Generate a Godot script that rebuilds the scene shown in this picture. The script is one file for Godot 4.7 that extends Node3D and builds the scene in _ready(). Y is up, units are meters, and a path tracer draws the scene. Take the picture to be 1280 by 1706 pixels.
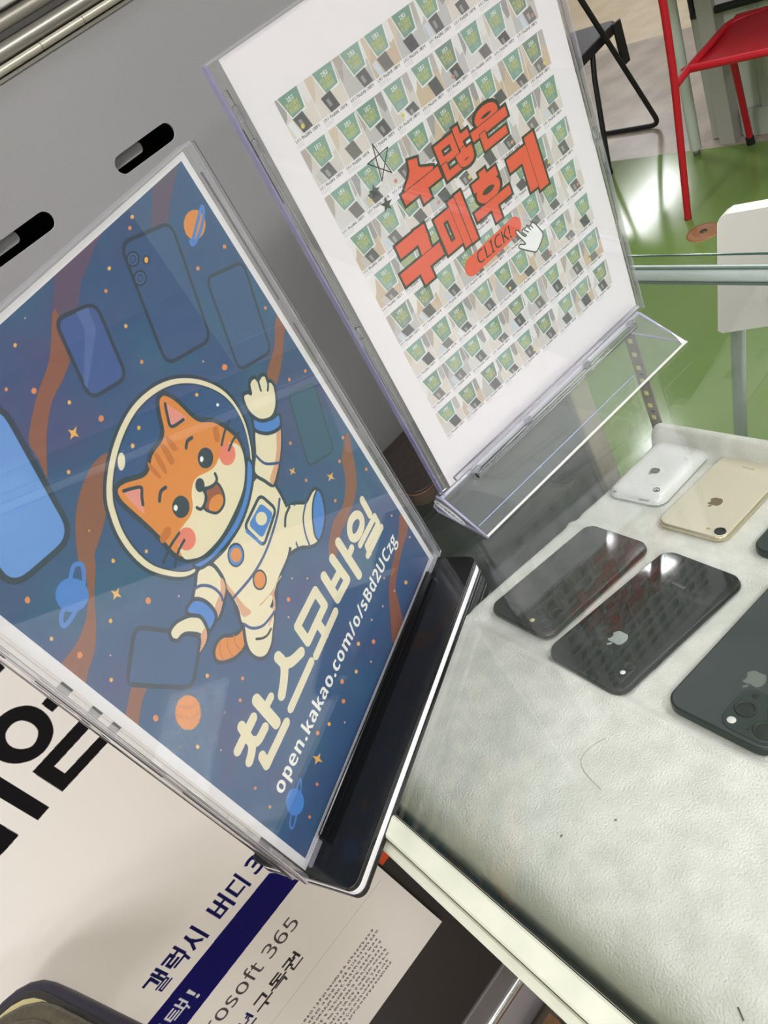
extends Node3D
# A phone shop counter seen from above at a slant: acrylic sign stands on a glass showcase, used phones on felt inside it,
# a grey steel cabinet with a white poster at the end of the counter, chairs on a green floor beyond.

const GLASS := 0.95          # height of the showcase's glass top
var M := {}
var used := {}

func _ready() -> void:
	make_camera()
	make_light()
	make_materials()
	make_room()
	make_showcase()
	make_felt()
	make_phones()
	make_cabinet()
	make_poster_board()
	make_astronaut_sign()
	make_review_sign()
	make_small_things()
	make_far_furniture()

# ---------------------------------------------------------------- camera and light
func make_camera() -> void:
	var c := Camera3D.new()
	c.name = "camera"
	c.fov = rad_to_deg(2.0 * atan(853.0 / 1235.0))
	c.near = 0.02
	c.far = 60.0
	c.transform = Transform3D(Basis(Vector3(0.64626, -0.447, 0.6185), Vector3(0.69739, 0.675, -0.24087), Vector3(-0.30982, 0.587, 0.74796)).orthonormalized(), Vector3(0, 1.295, 0))
	add_child(c)
	c.current = true

func make_light() -> void:
	var e := Environment.new()
	e.background_mode = Environment.BG_COLOR
	e.background_color = Color(0.75, 0.78, 0.82)
	e.background_energy_multiplier = 0.4
	e.tonemap_mode = Environment.TONE_MAPPER_LINEAR
	e.tonemap_exposure = EXPOSURE
	e.sdfgi_enabled = true
	e.ssao_enabled = true
	e.ssil_enabled = true
	var w := WorldEnvironment.new()
	w.name = "environment"
	w.environment = e
	add_child(w)
	for a in LAMPS:
		ceiling_panel(Vector3(a[0], CEIL, a[1]), a[2], a[3] if a.size() > 3 else 1.2, a[4] if a.size() > 3 else 0.3)

const CEIL := 2.62
const EXPOSURE := 0.36
const LAMPS := [[-0.9, 1.3, 8.0], [1.0, 1.3, 8.0], [-1.3, -1.0, 7.0], [-0.15, -1.25, 7.0], [2.2, 0.1, 7.0], [3.2, -2.58, 2.0, 0.2, 0.2], [3.16, -2.14, 2.0, 0.2, 0.2], [3.45, -3.05, 3.0, 0.3, 0.2], [6.9, -5.2, 11.0], [5.4, -2.6, 8.0], [-1.9, 2.2, 5.0], [3.4, 7.2, 9.0], [7.4, 7.0, 9.0], [0.6, 4.2, 14.0], [-1.3, 4.4, 13.0], [-0.5, -0.1, 1.6]]

func ceiling_panel(at: Vector3, energy: float, w: float, d_: float) -> void:
	var t := thing("ceiling_light", "white rectangular light panel set flush in the shop ceiling", "light", at)
	t.set_meta("group", "ceiling light panels")
	var fm := mat(Color(0.93, 0.93, 0.93), 0.5)
	var f := st()
	for s in [-1, 1]:
		box(f, Vector3(s * (w * 0.5 + 0.015), -0.02, 0), Vector3(0.03, 0.04, d_ + 0.06))
		box(f, Vector3(0, -0.02, s * (d_ * 0.5 + 0.015)), Vector3(w, 0.04, 0.03))
	part(t, "frame", f, fm)
	var em := mat(Color(1, 1, 1), 0.6)
	em.emission_enabled = true
	em.emission = Color(0.985, 0.985, 1.0)
	em.emission_energy_multiplier = 6.0
	var d := st()
	box(d, Vector3(0, -0.012, 0), Vector3(w, 0.012, d_))
	part(t, "diffuser", d, em)
	var l := AreaLight3D.new()
	l.name = "area_light"
	l.area_size = Vector2(w - 0.02, d_ - 0.01)
	l.light_color = Color(0.985, 0.985, 1.0)
	l.light_energy = energy
	l.shadow_enabled = true
	l.area_range = 14.0
	l.position = Vector3(0, -0.024, 0)
	l.rotation = Vector3(-PI / 2, 0, 0)
	t.add_child(l)

# ---------------------------------------------------------------- helpers: naming
func numbered(called: String) -> String:
	used[called] = used.get(called, 0) + 1
	return called if used[called] == 1 else "%s_%03d" % [called, used[called] - 1]

func thing(called: String, label: String, category: String, at := Vector3.ZERO, turn := 0.0, group := "") -> Node3D:
	var o := Node3D.new()
	o.name = numbered(called)
	add_child(o)
	o.position = at
	o.rotation.y = turn
	if label:
		o.set_meta("label", label)
	o.set_meta("category", category)
	if group:
		o.set_meta("group", group)
	return o

func single(called: String, label: String, category: String, s: SurfaceTool, m: Material, at := Vector3.ZERO, turn := 0.0, group := "") -> MeshInstance3D:
	var o := MeshInstance3D.new()
	o.name = numbered(called)
	o.mesh = done(s)
	o.material_override = m
	add_child(o)
	o.position = at
	o.rotation.y = turn
	o.set_meta("label", label)
	o.set_meta("category", category)
	if group:
		o.set_meta("group", group)
	return o

func struct(called: String, label: String, s: SurfaceTool, m: Material, at := Vector3.ZERO) -> MeshInstance3D:
	var o := single(called, label, called.split("_")[0], s, m, at)
	o.set_meta("kind", "structure")
	return o

func part(parent: Node3D, called: String, s: SurfaceTool, m: Material, at := Vector3.ZERO, rot := Vector3.ZERO) -> MeshInstance3D:
	var o := MeshInstance3D.new()
	o.name = called
	o.mesh = done(s)
	o.material_override = m
	parent.add_child(o, true)
	o.position = at
	o.rotation = rot
	return o

func part_mesh(parent: Node3D, called: String, mesh: Mesh, m: Material, at := Vector3.ZERO, rot := Vector3.ZERO) -> MeshInstance3D:
	var o := MeshInstance3D.new()
	o.name = called
	o.mesh = mesh
	o.material_override = m
	parent.add_child(o, true)
	o.position = at
	o.rotation = rot
	return o

# ---------------------------------------------------------------- helpers: geometry
func st() -> SurfaceTool:
	var s := SurfaceTool.new()
	s.begin(Mesh.PRIMITIVE_TRIANGLES)
	return s

func done(s: SurfaceTool) -> ArrayMesh:
	s.generate_normals()
	return s.commit()

func tri(s: SurfaceTool, a: Vector3, b: Vector3, c: Vector3, g := -1) -> void:
	s.set_smooth_group(g)
	s.add_vertex(a)
	s.set_smooth_group(g)
	s.add_vertex(b)
	s.set_smooth_group(g)
	s.add_vertex(c)

func quad(s: SurfaceTool, a: Vector3, b: Vector3, c: Vector3, d: Vector3, g := -1) -> void:
	tri(s, a, b, c, g)
	tri(s, a, c, d, g)

# a box with slightly chamfered edges
func box(s: SurfaceTool, c: Vector3, size: Vector3, ch := -1.0) -> void:
	var h := size * 0.5
	var b := minf(0.0015, minf(h.x, minf(h.y, h.z)) * 0.35) if ch < 0 else ch
	if b <= 0.0:
		b = 0.00001
	var sg := [-1.0, 1.0]
	var v := {}
	for x in sg:
		for y in sg:
			for z in sg:
				var o := Vector3(x, y, z)
				v[[o, 0]] = c + Vector3(x * h.x, y * (h.y - b), z * (h.z - b))
				v[[o, 1]] = c + Vector3(x * (h.x - b), y * h.y, z * (h.z - b))
				v[[o, 2]] = c + Vector3(x * (h.x - b), y * (h.y - b), z * h.z)
	for ax in 3:
		var u := (ax + 1) % 3
		var w := (ax + 2) % 3
		for sgn in sg:
			var q := []
			for k in [[-1.0, -1.0], [1.0, -1.0], [1.0, 1.0], [-1.0, 1.0]]:
				var o := Vector3()
				o[ax] = sgn
				o[u] = k[0]
				o[w] = k[1]
				q.append(v[[o, ax]])
			face(s, q, c)
			for s2 in sg:       # edges between axis ax and u
				var e := []
				for k in [[-1.0, ax], [1.0, ax], [1.0, u], [-1.0, u]]:
					var o := Vector3()
					o[ax] = sgn
					o[u] = s2
					o[w] = k[0]
					e.append(v[[o, k[1]]])
				face(s, e, c)
	for x in sg:
		for y in sg:
			for z in sg:
				var o := Vector3(x, y, z)
				face(s, [v[[o, 0]], v[[o, 1]], v[[o, 2]]], c)

# adds a flat convex face, wound to look away from the point 'inside'
func face(s: SurfaceTool, q: Array, inside: Vector3) -> void:
	var n: Vector3 = (q[1] - q[0]).cross(q[2] - q[0])
	var mid := Vector3.ZERO
	for p in q:
		mid += p / q.size()
	if n.dot(mid - inside) > 0.0:
		q.reverse()
	for k in range(1, q.size() - 1):
		tri(s, q[0], q[k], q[k + 1])

func rrect(w: float, l: float, r: float, n := 6) -> PackedVector2Array:
	var p := PackedVector2Array()
	r = clampf(r, 0.0001, minf(w, l) * 0.499)
	for k in 4:
		var cx: float = [1, -1, -1, 1][k] * (w * 0.5 - r)
		var cz: float = [1, 1, -1, -1][k] * (l * 0.5 - r)
		for i in n + 1:
			var a := (k + float(i) / n) * PI / 2
			p.append(Vector2(cx + r * cos(a), cz + r * sin(a)))
	return p

# rounded rectangle in x and z, from y0 to y1; the top and bottom edges are rounded by bt and bb
func slab(s: SurfaceTool, w: float, l: float, r: float, y0: float, y1: float, bt: float, bb := -1.0, off := Vector3.ZERO, flat := 1.0) -> void:
	if bb < 0:
		bb = bt
	var rings := []
	var steps := 5
	for i in steps + 1:
		var a := float(i) / steps * PI / 2
		rings.append([bb * flat * (1 - sin(a)), y0 + bb * (1 - cos(a))])
	for i in steps + 1:
		var a := float(i) / steps * PI / 2
		rings.append([bt * flat * (1 - cos(a)), y1 - bt * (1 - sin(a))])
	var prev: PackedVector2Array
	var py := 0.0
	for k in rings.size():
		var d: float = rings[k][0]
		var pts := rrect(w - 2 * d, l - 2 * d, r - d)
		var y: float = rings[k][1]
		if k > 0:
			for i in pts.size():
				var j := (i + 1) % pts.size()
				quad(s, off + Vector3(prev[i].x, py, prev[i].y), off + Vector3(prev[j].x, py, prev[j].y), off + Vector3(pts[j].x, y, pts[j].y), off + Vector3(pts[i].x, y, pts[i].y), 0)
		if k == 0 or k == rings.size() - 1:
			var top := k > 0
			for i in range(1, pts.size() - 1):
				var a := off + Vector3(pts[0].x, y, pts[0].y)
				var b := off + Vector3(pts[i].x, y, pts[i].y)
				var c := off + Vector3(pts[i + 1].x, y, pts[i + 1].y)
				if top:
					tri(s, a, b, c, 1)
				else:
					tri(s, a, c, b, 1)
		prev = pts
		py = y

# a profile in (radius, height) turned round the y axis
func lathe(s: SurfaceTool, prof: Array, c := Vector3.ZERO, n := 24, sx := 1.0, sz := 1.0) -> void:
	for k in prof.size() - 1:
		for i in n:
			var a := TAU * i / n
			var b := TAU * (i + 1) / n
			var p0 := c + Vector3(prof[k][0] * cos(a) * sx, prof[k][1], prof[k][0] * sin(a) * sz)
			var p1 := c + Vector3(prof[k][0] * cos(b) * sx, prof[k][1], prof[k][0] * sin(b) * sz)
			var p2 := c + Vector3(prof[k + 1][0] * cos(b) * sx, prof[k + 1][1], prof[k + 1][0] * sin(b) * sz)
			var p3 := c + Vector3(prof[k + 1][0] * cos(a) * sx, prof[k + 1][1], prof[k + 1][0] * sin(a) * sz)
			if prof[k][0] > 0.0:
				tri(s, p0, p1, p2, 0)
			if prof[k + 1][0] > 0.0:
				tri(s, p0, p2, p3, 0)

# a round tube along points, closed at both ends
func tube(s: SurfaceTool, pts: Array, r: float, n := 10, squash := 1.0) -> void:
	var rings := []
	for k in pts.size():
		var d: Vector3
		if k == 0:
			d = pts[1] - pts[0]
		elif k == pts.size() - 1:
			d = pts[k] - pts[k - 1]
		else:
			d = (pts[k] - pts[k - 1]).normalized() + (pts[k + 1] - pts[k]).normalized()
		d = d.normalized()
		var u := d.cross(Vector3.UP if absf(d.y) < 0.9 else Vector3.RIGHT).normalized()
		var v := d.cross(u).normalized()
		var ring := []
		for i in n:
			var a := TAU * i / n
			ring.append(pts[k] + u * cos(a) * r + v * sin(a) * r * squash)
		rings.append(ring)
	for k in rings.size() - 1:
		for i in n:
			var j := (i + 1) % n
			quad(s, rings[k][i], rings[k + 1][i], rings[k + 1][j], rings[k][j], 0)
	for i in range(1, n - 1):
		tri(s, rings[0][0], rings[0][i], rings[0][i + 1], 1)
		var e: Array = rings[-1]
		tri(s, e[0], e[i + 1], e[i], 1)

# rounds the corners of a path
func bend(pts: Array, r: float, n := 5) -> Array:
	var out := [pts[0]]
	for k in range(1, pts.size() - 1):
		var a: Vector3 = (pts[k - 1] - pts[k])
		var b: Vector3 = (pts[k + 1] - pts[k])
		var q := minf(r, minf(a.length(), b.length()) * 0.48)
		var p0: Vector3 = pts[k] + a.normalized() * q
		var p1: Vector3 = pts[k] + b.normalized() * q
		for i in n + 1:
			var t := float(i) / n
			out.append(p0.lerp(pts[k], t).lerp((pts[k] as Vector3).lerp(p1, t), t))
	out.append(pts[-1])
	return out

# a flat outline in x and y, given a thickness along z
func plate(s: SurfaceTool, p: PackedVector2Array, z0: float, z1: float, tf := Transform3D.IDENTITY) -> void:
	if not Geometry2D.is_polygon_clockwise(p):
		p.reverse()
	var t := Geometry2D.triangulate_polygon(p)
	var mid := Vector2.ZERO
	for q in p:
		mid += q / p.size()
	for k in range(0, t.size(), 3):
		var a := p[t[k]]
		var b := p[t[k + 1]]
		var c := p[t[k + 2]]
		if (b - a).cross(c - a) > 0:
			var x := b
			b = c
			c = x
		tri(s, tf * Vector3(a.x, a.y, z1), tf * Vector3(b.x, b.y, z1), tf * Vector3(c.x, c.y, z1), 1)
		tri(s, tf * Vector3(a.x, a.y, z0), tf * Vector3(c.x, c.y, z0), tf * Vector3(b.x, b.y, z0), 1)
	for k in p.size():
		var a := p[k]
		var b := p[(k + 1) % p.size()]
		quad(s, tf * Vector3(a.x, a.y, z0), tf * Vector3(b.x, b.y, z0), tf * Vector3(b.x, b.y, z1), tf * Vector3(a.x, a.y, z1), -1)

# ---------------------------------------------------------------- helpers: materials
func mat(c: Color, rough := 0.6, metal := 0.0) -> StandardMaterial3D:
	var m := StandardMaterial3D.new()
	m.albedo_color = c
	m.roughness = rough
	m.metallic = metal
	return m

func pane(c: Color, alpha: float, rough := 0.0) -> StandardMaterial3D:
	var m := mat(c, rough)
	m.transparency = BaseMaterial3D.TRANSPARENCY_ALPHA
	m.albedo_color.a = alpha
	return m

func solid_clear(c: Color) -> StandardMaterial3D:
	var m := mat(c, 0.02)
	m.refraction_enabled = true
	m.refraction_scale = 0.049
	m.albedo_color.a = 0.0
	return m

func noise_tex(seed_: int, freq: float, c0: Color, c1: Color, octaves := 4, size := 512) -> NoiseTexture2D:
	var n := FastNoiseLite.new()
	n.seed = seed_
	n.frequency = freq
	n.fractal_octaves = octaves
	var g := Gradient.new()
	g.set_color(0, c0)
	g.set_color(1, c1)
	g.set_offset(0, 0.2)
	g.set_offset(1, 0.8)
	var t := NoiseTexture2D.new()
	t.noise = n
	t.width = size
	t.height = size
	t.seamless = true
	t.color_ramp = g
	return t

func grained(seed_: int, c0: Color, c1: Color, metres: float, rough: float, freq := 0.02, relief := 0.0, relief_freq := 0.2) -> StandardMaterial3D:
	var m := mat(Color.WHITE, rough)
	m.albedo_texture = noise_tex(seed_, freq, c0, c1)
	m.uv1_triplanar = true
	m.uv1_world_triplanar = true
	m.uv1_scale = Vector3.ONE / metres
	if relief > 0.0:
		m.heightmap_enabled = true
		m.heightmap_texture = noise_tex(seed_ + 7, relief_freq, Color.BLACK, Color.WHITE, 3)
		m.heightmap_scale = relief
	return m

func make_materials() -> void:
	M.white = mat(Color8(236, 234, 232), 0.5)
	M.paper = mat(Color8(232, 229, 231), 0.6)
	M.black = mat(Color8(18, 18, 20), 0.12)
	M.black_matte = mat(Color8(24, 24, 26), 0.5)
	M.cream = grained(3, Color8(202, 203, 184), Color8(212, 212, 194), 0.4, 0.35)
	M.grey = grained(5, Color8(145, 143, 143), Color8(149, 147, 147), 0.12, 0.45, 0.2)
	M.alu = mat(Color8(160, 156, 148), 0.36, 0.85)
	M.chrome = mat(Color8(215, 215, 215), 0.12, 1.0)
	M.felt = grained(11, Color8(222, 223, 212), Color8(243, 243, 234), 0.2, 0.95, 0.012, 0.045, 0.2)
	M.felt.rim_enabled = true
	M.felt.rim = 0.4
	M.glass = pane(Color8(96, 138, 118), 0.02)
	M.glass_edge = pane(Color8(150, 205, 180), 0.25, 0.1)
	M.acrylic = pane(Color8(225, 228, 235), 0.012)
	M.acrylic_edge = pane(Color8(196, 196, 206), 0.16, 0.05)
	M.clear = solid_clear(Color(0.98, 0.98, 1.0, 0.0))
	M.red = mat(Color8(190, 22, 40), 0.4)
	M.brown = grained(21, Color8(46, 40, 36), Color8(58, 50, 44), 0.12, 0.45, 0.03)
	M.copper = mat(Color8(150, 108, 78), 0.35, 0.6)

# ---------------------------------------------------------------- prints: a small painter that fills outlines into an Image
var cv: Image
var cs := 1.0                # pixels per millimetre
const INKS := {
	"ribbonp": "5b4b66", "ribbon": "8a5442", "navy": "1f354b", "navy2": "244657", "blue2": "2f5481", "blue3": "3e6697", "blue4": "365793", "blue5": "4c69a1",
	"blue6": "6597d8", "bg2": "2a5775", "yellow": "f0b45c", "orange": "e08a3c", "orange2": "e58c56", "orange3": "c97632", "orange4": "c4702c", "pink": "e0a890",
	"ring": "4a80cc", "ringb": "4482cf", "cream": "ece1c0", "creamt": "e9dfbe", "skin": "dda683", "lineb": "2f4981", "ink": "141214", "helm": "244d83", "white": "ffffff",
	"pinke": "e8958a", "pinkc": "ea7f6c", "mouth": "98503e", "paper": "e9e6e8", "board": "f6efe7", "band": "08065c", "red": "e05a40", "dark": "33342c", "click": "e2583c",
	"hand": "f0f2f2", "handline": "4a524e", "green": "5f9a84", "green2": "6fae98", "gold": "d8cc50", "grey": "8c8c8c", "text": "3a3a3c", "faint": "b8b8bc",
}

func ink(n: String) -> Color:
	return Color.html(INKS[n])

func fill_px(p: PackedVector2Array, col: Color) -> void:
	var w := cv.get_width()
	var lo := 1e9
	var hi := -1e9
	for q in p:
		lo = minf(lo, q.y)
		hi = maxf(hi, q.y)
	var n := p.size()
	for y in range(maxi(0, int(floor(lo))), mini(cv.get_height() - 1, int(ceil(hi))) + 1):
		var yc := y + 0.5
		var xs := PackedFloat32Array()
		var a := p[n - 1]
		for k in n:
			var b := p[k]
			if (a.y <= yc) != (b.y <= yc):
				xs.append(a.x + (yc - a.y) / (b.y - a.y) * (b.x - a.x))
			a = b
		xs.sort()
		for k in range(0, xs.size() - 1, 2):
			var x0 := maxi(0, int(round(xs[k])))
			var x1 := mini(w, int(round(xs[k + 1])))
			if x1 > x0:
				cv.fill_rect(Rect2i(x0, y, x1 - x0, 1), col)

func disc(c: Vector2, r: float, col: Color) -> void:
	for y in range(int(floor(c.y - r)), int(ceil(c.y + r)) + 1):
		var d := y + 0.5 - c.y
		if absf(d) < r and y >= 0 and y < cv.get_height():
			var h := sqrt(r * r - d * d)
			var x0 := maxi(0, int(round(c.x - h)))
			var x1 := mini(cv.get_width(), int(round(c.x + h)))
			if x1 > x0:
				cv.fill_rect(Rect2i(x0, y, x1 - x0, 1), col)

func stroke_px(p: PackedVector2Array, w: float, col: Color, round_ends := true) -> void:
	for k in p.size() - 1:
		var d := (p[k + 1] - p[k])
		if d.length() < 0.01:
			continue
		d = d.normalized()
		var o := Vector2(-d.y, d.x) * w * 0.5
		var e := Vector2.ZERO if round_ends else d * w * 0.5
		fill_px(PackedVector2Array([p[k] + o - e, p[k + 1] + o + e, p[k + 1] - o + e, p[k] - o - e]), col)
	if round_ends and w > 2.5:
		for q in p:
			disc(q, w * 0.5, col)

func points(t: String) -> PackedVector2Array:
	var p := PackedVector2Array()
	for q in t.split(" ", false):
		var a := q.split(",")
		p.append(Vector2(float(a[0]), float(a[1])) * cs)
	return p

func curve(p: PackedVector2Array, closed: bool, n := 5) -> PackedVector2Array:
	var out := PackedVector2Array()
	var c := p.size()
	for k in (c if closed else c - 1):
		var a := p[(k - 1 + c) % c] if closed or k > 0 else p[k]
		var d := p[(k + 2) % c] if closed or k + 2 < c else p[k + 1]
		for i in n:
			out.append(p[k].cubic_interpolate(p[(k + 1) % c], a, d, float(i) / n))
	out.append(p[0] if closed else p[c - 1])
	return out

func soft_quad(p: PackedVector2Array, r: float) -> PackedVector2Array:
	var out := PackedVector2Array()
	for k in 4:
		var a := p[(k + 3) % 4] - p[k]
		var b := p[(k + 1) % 4] - p[k]
		var p0 := p[k] + a.normalized() * minf(r, a.length() * 0.4)
		var p1 := p[k] + b.normalized() * minf(r, b.length() * 0.4)
		for i in 6:
			var t := i / 5.0
			out.append(p0.lerp(p[k], t).lerp(p[k].lerp(p1, t), t))
	return out

# one drawing instruction a line: f filled curve, p filled outline, s open curve, o closed curve, l straight strokes, q rounded quad
func draw_lines(t: String) -> void:
	for line in t.split("\n", false):
		var a := line.strip_edges().split("|")
		match a[0]:
			"f":
				fill_px(curve(points(a[2]), true), ink(a[1]))
			"p":
				fill_px(points(a[2]), ink(a[1]))
			"s":
				stroke_px(curve(points(a[3]), false), float(a[2]) * cs, ink(a[1]))
			"o":
				stroke_px(curve(points(a[3]), true), float(a[2]) * cs, ink(a[1]))
			"l":
				stroke_px(points(a[3]), float(a[2]) * cs, ink(a[1]))
			"q":
				var p := soft_quad(points(a[5]), float(a[4]) * cs)
				fill_px(p, ink(a[1]))
				p.append(p[0])
				stroke_px(p, float(a[3]) * cs, ink(a[2]))

# letters of the Latin alphabet, from a font's outlines, fitted between x0 and x1 with their baseline at y
func latin(t: String, x0: float, x1: float, y: float, col: Color, serif_bold := false, slant := 0.0, tall := 1.0) -> void:
	var f := SystemFont.new()
	f.font_names = PackedStringArray(["Droid Sans"])
	f.font_weight = 700 if serif_bold else 400
	var tm := TextMesh.new()
	tm.font = f
	tm.text = t
	tm.font_size = 64
	tm.pixel_size = 0.01
	tm.depth = 0.0
	tm.curve_step = 2.0
	var arr := tm.surface_get_arrays(0)
	var v: PackedVector3Array = arr[Mesh.ARRAY_VERTEX]
	var ix: PackedInt32Array = arr[Mesh.ARRAY_INDEX] if arr[Mesh.ARRAY_INDEX] != null else PackedInt32Array(range(v.size()))
	var lo := 1e9
	var hi := -1e9
	for q in v:
		lo = minf(lo, q.x)
		hi = maxf(hi, q.x)
	# the baseline: the lowest point of a letter that stands on it
	var probe := TextMesh.new()
	probe.font = f
	probe.text = t + "x"
	probe.font_size = 64
	probe.pixel_size = 0.01
	probe.depth = 0.0
	var pv: PackedVector3Array = probe.surface_get_arrays(0)[Mesh.ARRAY_VERTEX]
	var base := 1e9
	var right := -1e9
	for q in pv:
		right = maxf(right, q.x)
	for q in pv:
		if q.x > right - 0.25:
			base = minf(base, q.y)
	var k := (x1 - x0) / (hi - lo)
	for i in range(0, ix.size(), 3):
		var p := PackedVector2Array()
		for j in 3:
			var q := v[ix[i + j]]
			p.append(Vector2(x0 + (q.x - lo) * k + (q.y - base) * k * slant, y - (q.y - base) * k * tall) * cs)
		fill_px(p, col)

# Hangul: strokes of each letter in a unit box, put together by syllable
const JAMO := {
	"ㄱ": [[0.08, 0.1, 0.9, 0.1, 0.84, 0.95]], "ㄴ": [[0.12, 0.05, 0.12, 0.9, 0.95, 0.9]], "ㄷ": [[0.92, 0.1, 0.12, 0.1, 0.12, 0.9, 0.95, 0.9]],
	"ㄹ": [[0.08, 0.08, 0.88, 0.08, 0.88, 0.5, 0.12, 0.5, 0.12, 0.92, 0.95, 0.92]], "ㅁ": [[0.1, 0.1, 0.9, 0.1, 0.9, 0.9, 0.1, 0.9, 0.1, 0.1]],
	"ㅂ": [[0.1, 0.02, 0.1, 0.95, 0.9, 0.95, 0.9, 0.02], [0.1, 0.48, 0.9, 0.48]], "ㅅ": [[0.5, 0.05, 0.42, 0.5, 0.05, 0.95], [0.45, 0.35, 0.62, 0.68, 0.95, 0.95]],
	"ㅇ": [[]], "ㅈ": [[0.08, 0.1, 0.92, 0.1], [0.5, 0.1, 0.42, 0.5, 0.05, 0.95], [0.45, 0.4, 0.95, 0.95]],
	"ㅊ": [[0.5, 0.0, 0.5, 0.12], [0.08, 0.24, 0.92, 0.24], [0.5, 0.24, 0.42, 0.6, 0.05, 0.98], [0.45, 0.5, 0.95, 0.98]],
	"ㅌ": [[0.92, 0.08, 0.1, 0.08, 0.1, 0.92, 0.95, 0.92], [0.1, 0.5, 0.88, 0.5]], "ㅍ": [[0.06, 0.1, 0.94, 0.1], [0.3, 0.1, 0.3, 0.9], [0.7, 0.1, 0.7, 0.9], [0.04, 0.9, 0.96, 0.9]],
	"ㅎ": [[0.5, 0.0, 0.5, 0.1], [0.08, 0.22, 0.92, 0.22], []],
	"ㅏ": [[0.3, 0.0, 0.3, 1.0], [0.3, 0.45, 0.95, 0.45]], "ㅐ": [[0.2, 0.02, 0.2, 0.98], [0.85, 0.0, 0.85, 1.0], [0.2, 0.48, 0.85, 0.48]], "ㅓ": [[0.75, 0.0, 0.75, 1.0], [0.1, 0.42, 0.75, 0.42]],
	"ㅔ": [[0.5, 0.02, 0.5, 0.98], [0.92, 0.0, 0.92, 1.0], [0.08, 0.45, 0.5, 0.45]], "ㅖ": [[0.5, 0.02, 0.5, 0.98], [0.92, 0.0, 0.92, 1.0], [0.08, 0.33, 0.5, 0.33], [0.08, 0.6, 0.5, 0.6]],
	"ㅕ": [[0.75, 0.0, 0.75, 1.0], [0.1, 0.3, 0.75, 0.3], [0.1, 0.6, 0.75, 0.6]], "ㅣ": [[0.5, 0.0, 0.5, 1.0]],
	"ㅗ": [[0.5, 0.1, 0.5, 0.75], [0.0, 0.8, 1.0, 0.8]], "ㅜ": [[0.0, 0.25, 1.0, 0.25], [0.5, 0.25, 0.5, 1.0]], "ㅡ": [[0.0, 0.5, 1.0, 0.5]],
}
const CHO := "ㄱ ㄲ ㄴ ㄷ ㄸ ㄹ ㅁ ㅂ ㅃ ㅅ ㅆ ㅇ ㅈ ㅉ ㅊ ㅋ ㅌ ㅍ ㅎ"
const JUNG := "ㅏ ㅐ ㅑ ㅒ ㅓ ㅔ ㅕ ㅖ ㅗ ㅘ ㅙ ㅚ ㅛ ㅜ ㅝ ㅞ ㅟ ㅠ ㅡ ㅢ ㅣ"
const JONG := "- ㄱ ㄲ ㄳ ㄴ ㄵ ㄶ ㄷ ㄹ ㄺ ㄻ ㄼ ㄽ ㄾ ㄿ ㅀ ㅁ ㅂ ㅄ ㅅ ㅆ ㅇ ㅈ ㅊ ㅋ ㅌ ㅍ ㅎ"

var outlined := false        # draws a thin dark line round each letter of a syllable

func jamo(j: String, b: Rect2, w: float, col: Color, round_ends: bool) -> void:
	if not JAMO.has(j):
		return
	var jobs := [[JAMO[j], true], [JAMO[j], false]] if outlined else [[JAMO[j], false]]
	if outlined and j == "ㅐ":
		jobs = []
		for s in [JAMO[j][2], JAMO[j][0], JAMO[j][1]]:
			jobs.append([[s], true])
			jobs.append([[s], false])
	for job in jobs:
		var dark: bool = job[1]
		for s in job[0]:
			var p := PackedVector2Array()
			var ring: bool = s.is_empty()
			if ring:
				var top := b.position.y if j == "ㅇ" else b.position.y + b.size.y * 0.36
				var c := Vector2(b.position.x + b.size.x * 0.5, (top + b.end.y) * 0.5)
				for i in 21:
					p.append((c + Vector2(b.size.x * 0.42 * cos(TAU * i / 20.0), (b.end.y - top) * 0.46 * sin(TAU * i / 20.0))) * cs)
			else:
				for i in range(0, s.size(), 2):
					p.append((b.position + Vector2(s[i], s[i + 1]) * b.size) * cs)
			var ww := w * (0.8 if ring and outlined else 1.0)
			stroke_px(p, (ww + 0.8) * cs if dark else ww * cs, ink("dark") if dark else col, round_ends or ring)

func syllable(ch: String, b: Rect2, w: float, col: Color, round_ends := false) -> void:
	var code := ch.unicode_at(0) - 0xAC00
	if code < 0 or code > 11171:
		return
	var c := CHO.split(" ")[code / 588]
	var v := JUNG.split(" ")[(code % 588) / 28]
	var f := JONG.split(" ")[code % 28]
	var h := 0.6 if f != "-" else 1.0
	var r := func(x: float, y: float, ww: float, hh: float) -> Rect2: return Rect2(b.position + Vector2(x, y) * b.size, Vector2(ww, hh) * b.size)
	if v == "ㅝ":
		jamo(c, r.call(0.02, 0.0, 0.56, h * 0.42), w, col, round_ends)
		jamo("ㅜ", r.call(0.0, h * 0.5, 0.66, h * 0.5), w, col, round_ends)
		jamo("ㅓ", r.call(0.64, 0.0, 0.34, h), w, col, round_ends)
	elif v in ["ㅗ", "ㅜ", "ㅡ"]:
		jamo(c, r.call(0.14, 0.0, 0.72, h * (0.6 if v == "ㅡ" else 0.52)), w, col, round_ends)
		jamo(v, r.call(0.0, h * 0.58, 1.0, h * 0.42), w, col, round_ends)
	else:
		var wide: bool = v in ["ㅐ", "ㅔ", "ㅖ"]
		jamo(c, r.call(0.02, h * 0.06, 0.5 if wide else 0.56, h * 0.86), w, col, round_ends)
		jamo(v, r.call(0.58 if wide else 0.62, 0.0, 0.4 if wide else 0.36, h), w, col, round_ends)
	if f == "ㄶ":
		jamo("ㄴ", r.call(0.04, 0.66, 0.42, 0.32), w, col, round_ends)
		jamo("ㅎ", r.call(0.52, 0.64, 0.44, 0.36), w, col, round_ends)
	elif f != "-":
		jamo(f, r.call(0.12, 0.66, 0.78, 0.33), w * (0.55 if f == "ㄹ" else 0.85), col, round_ends)

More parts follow.
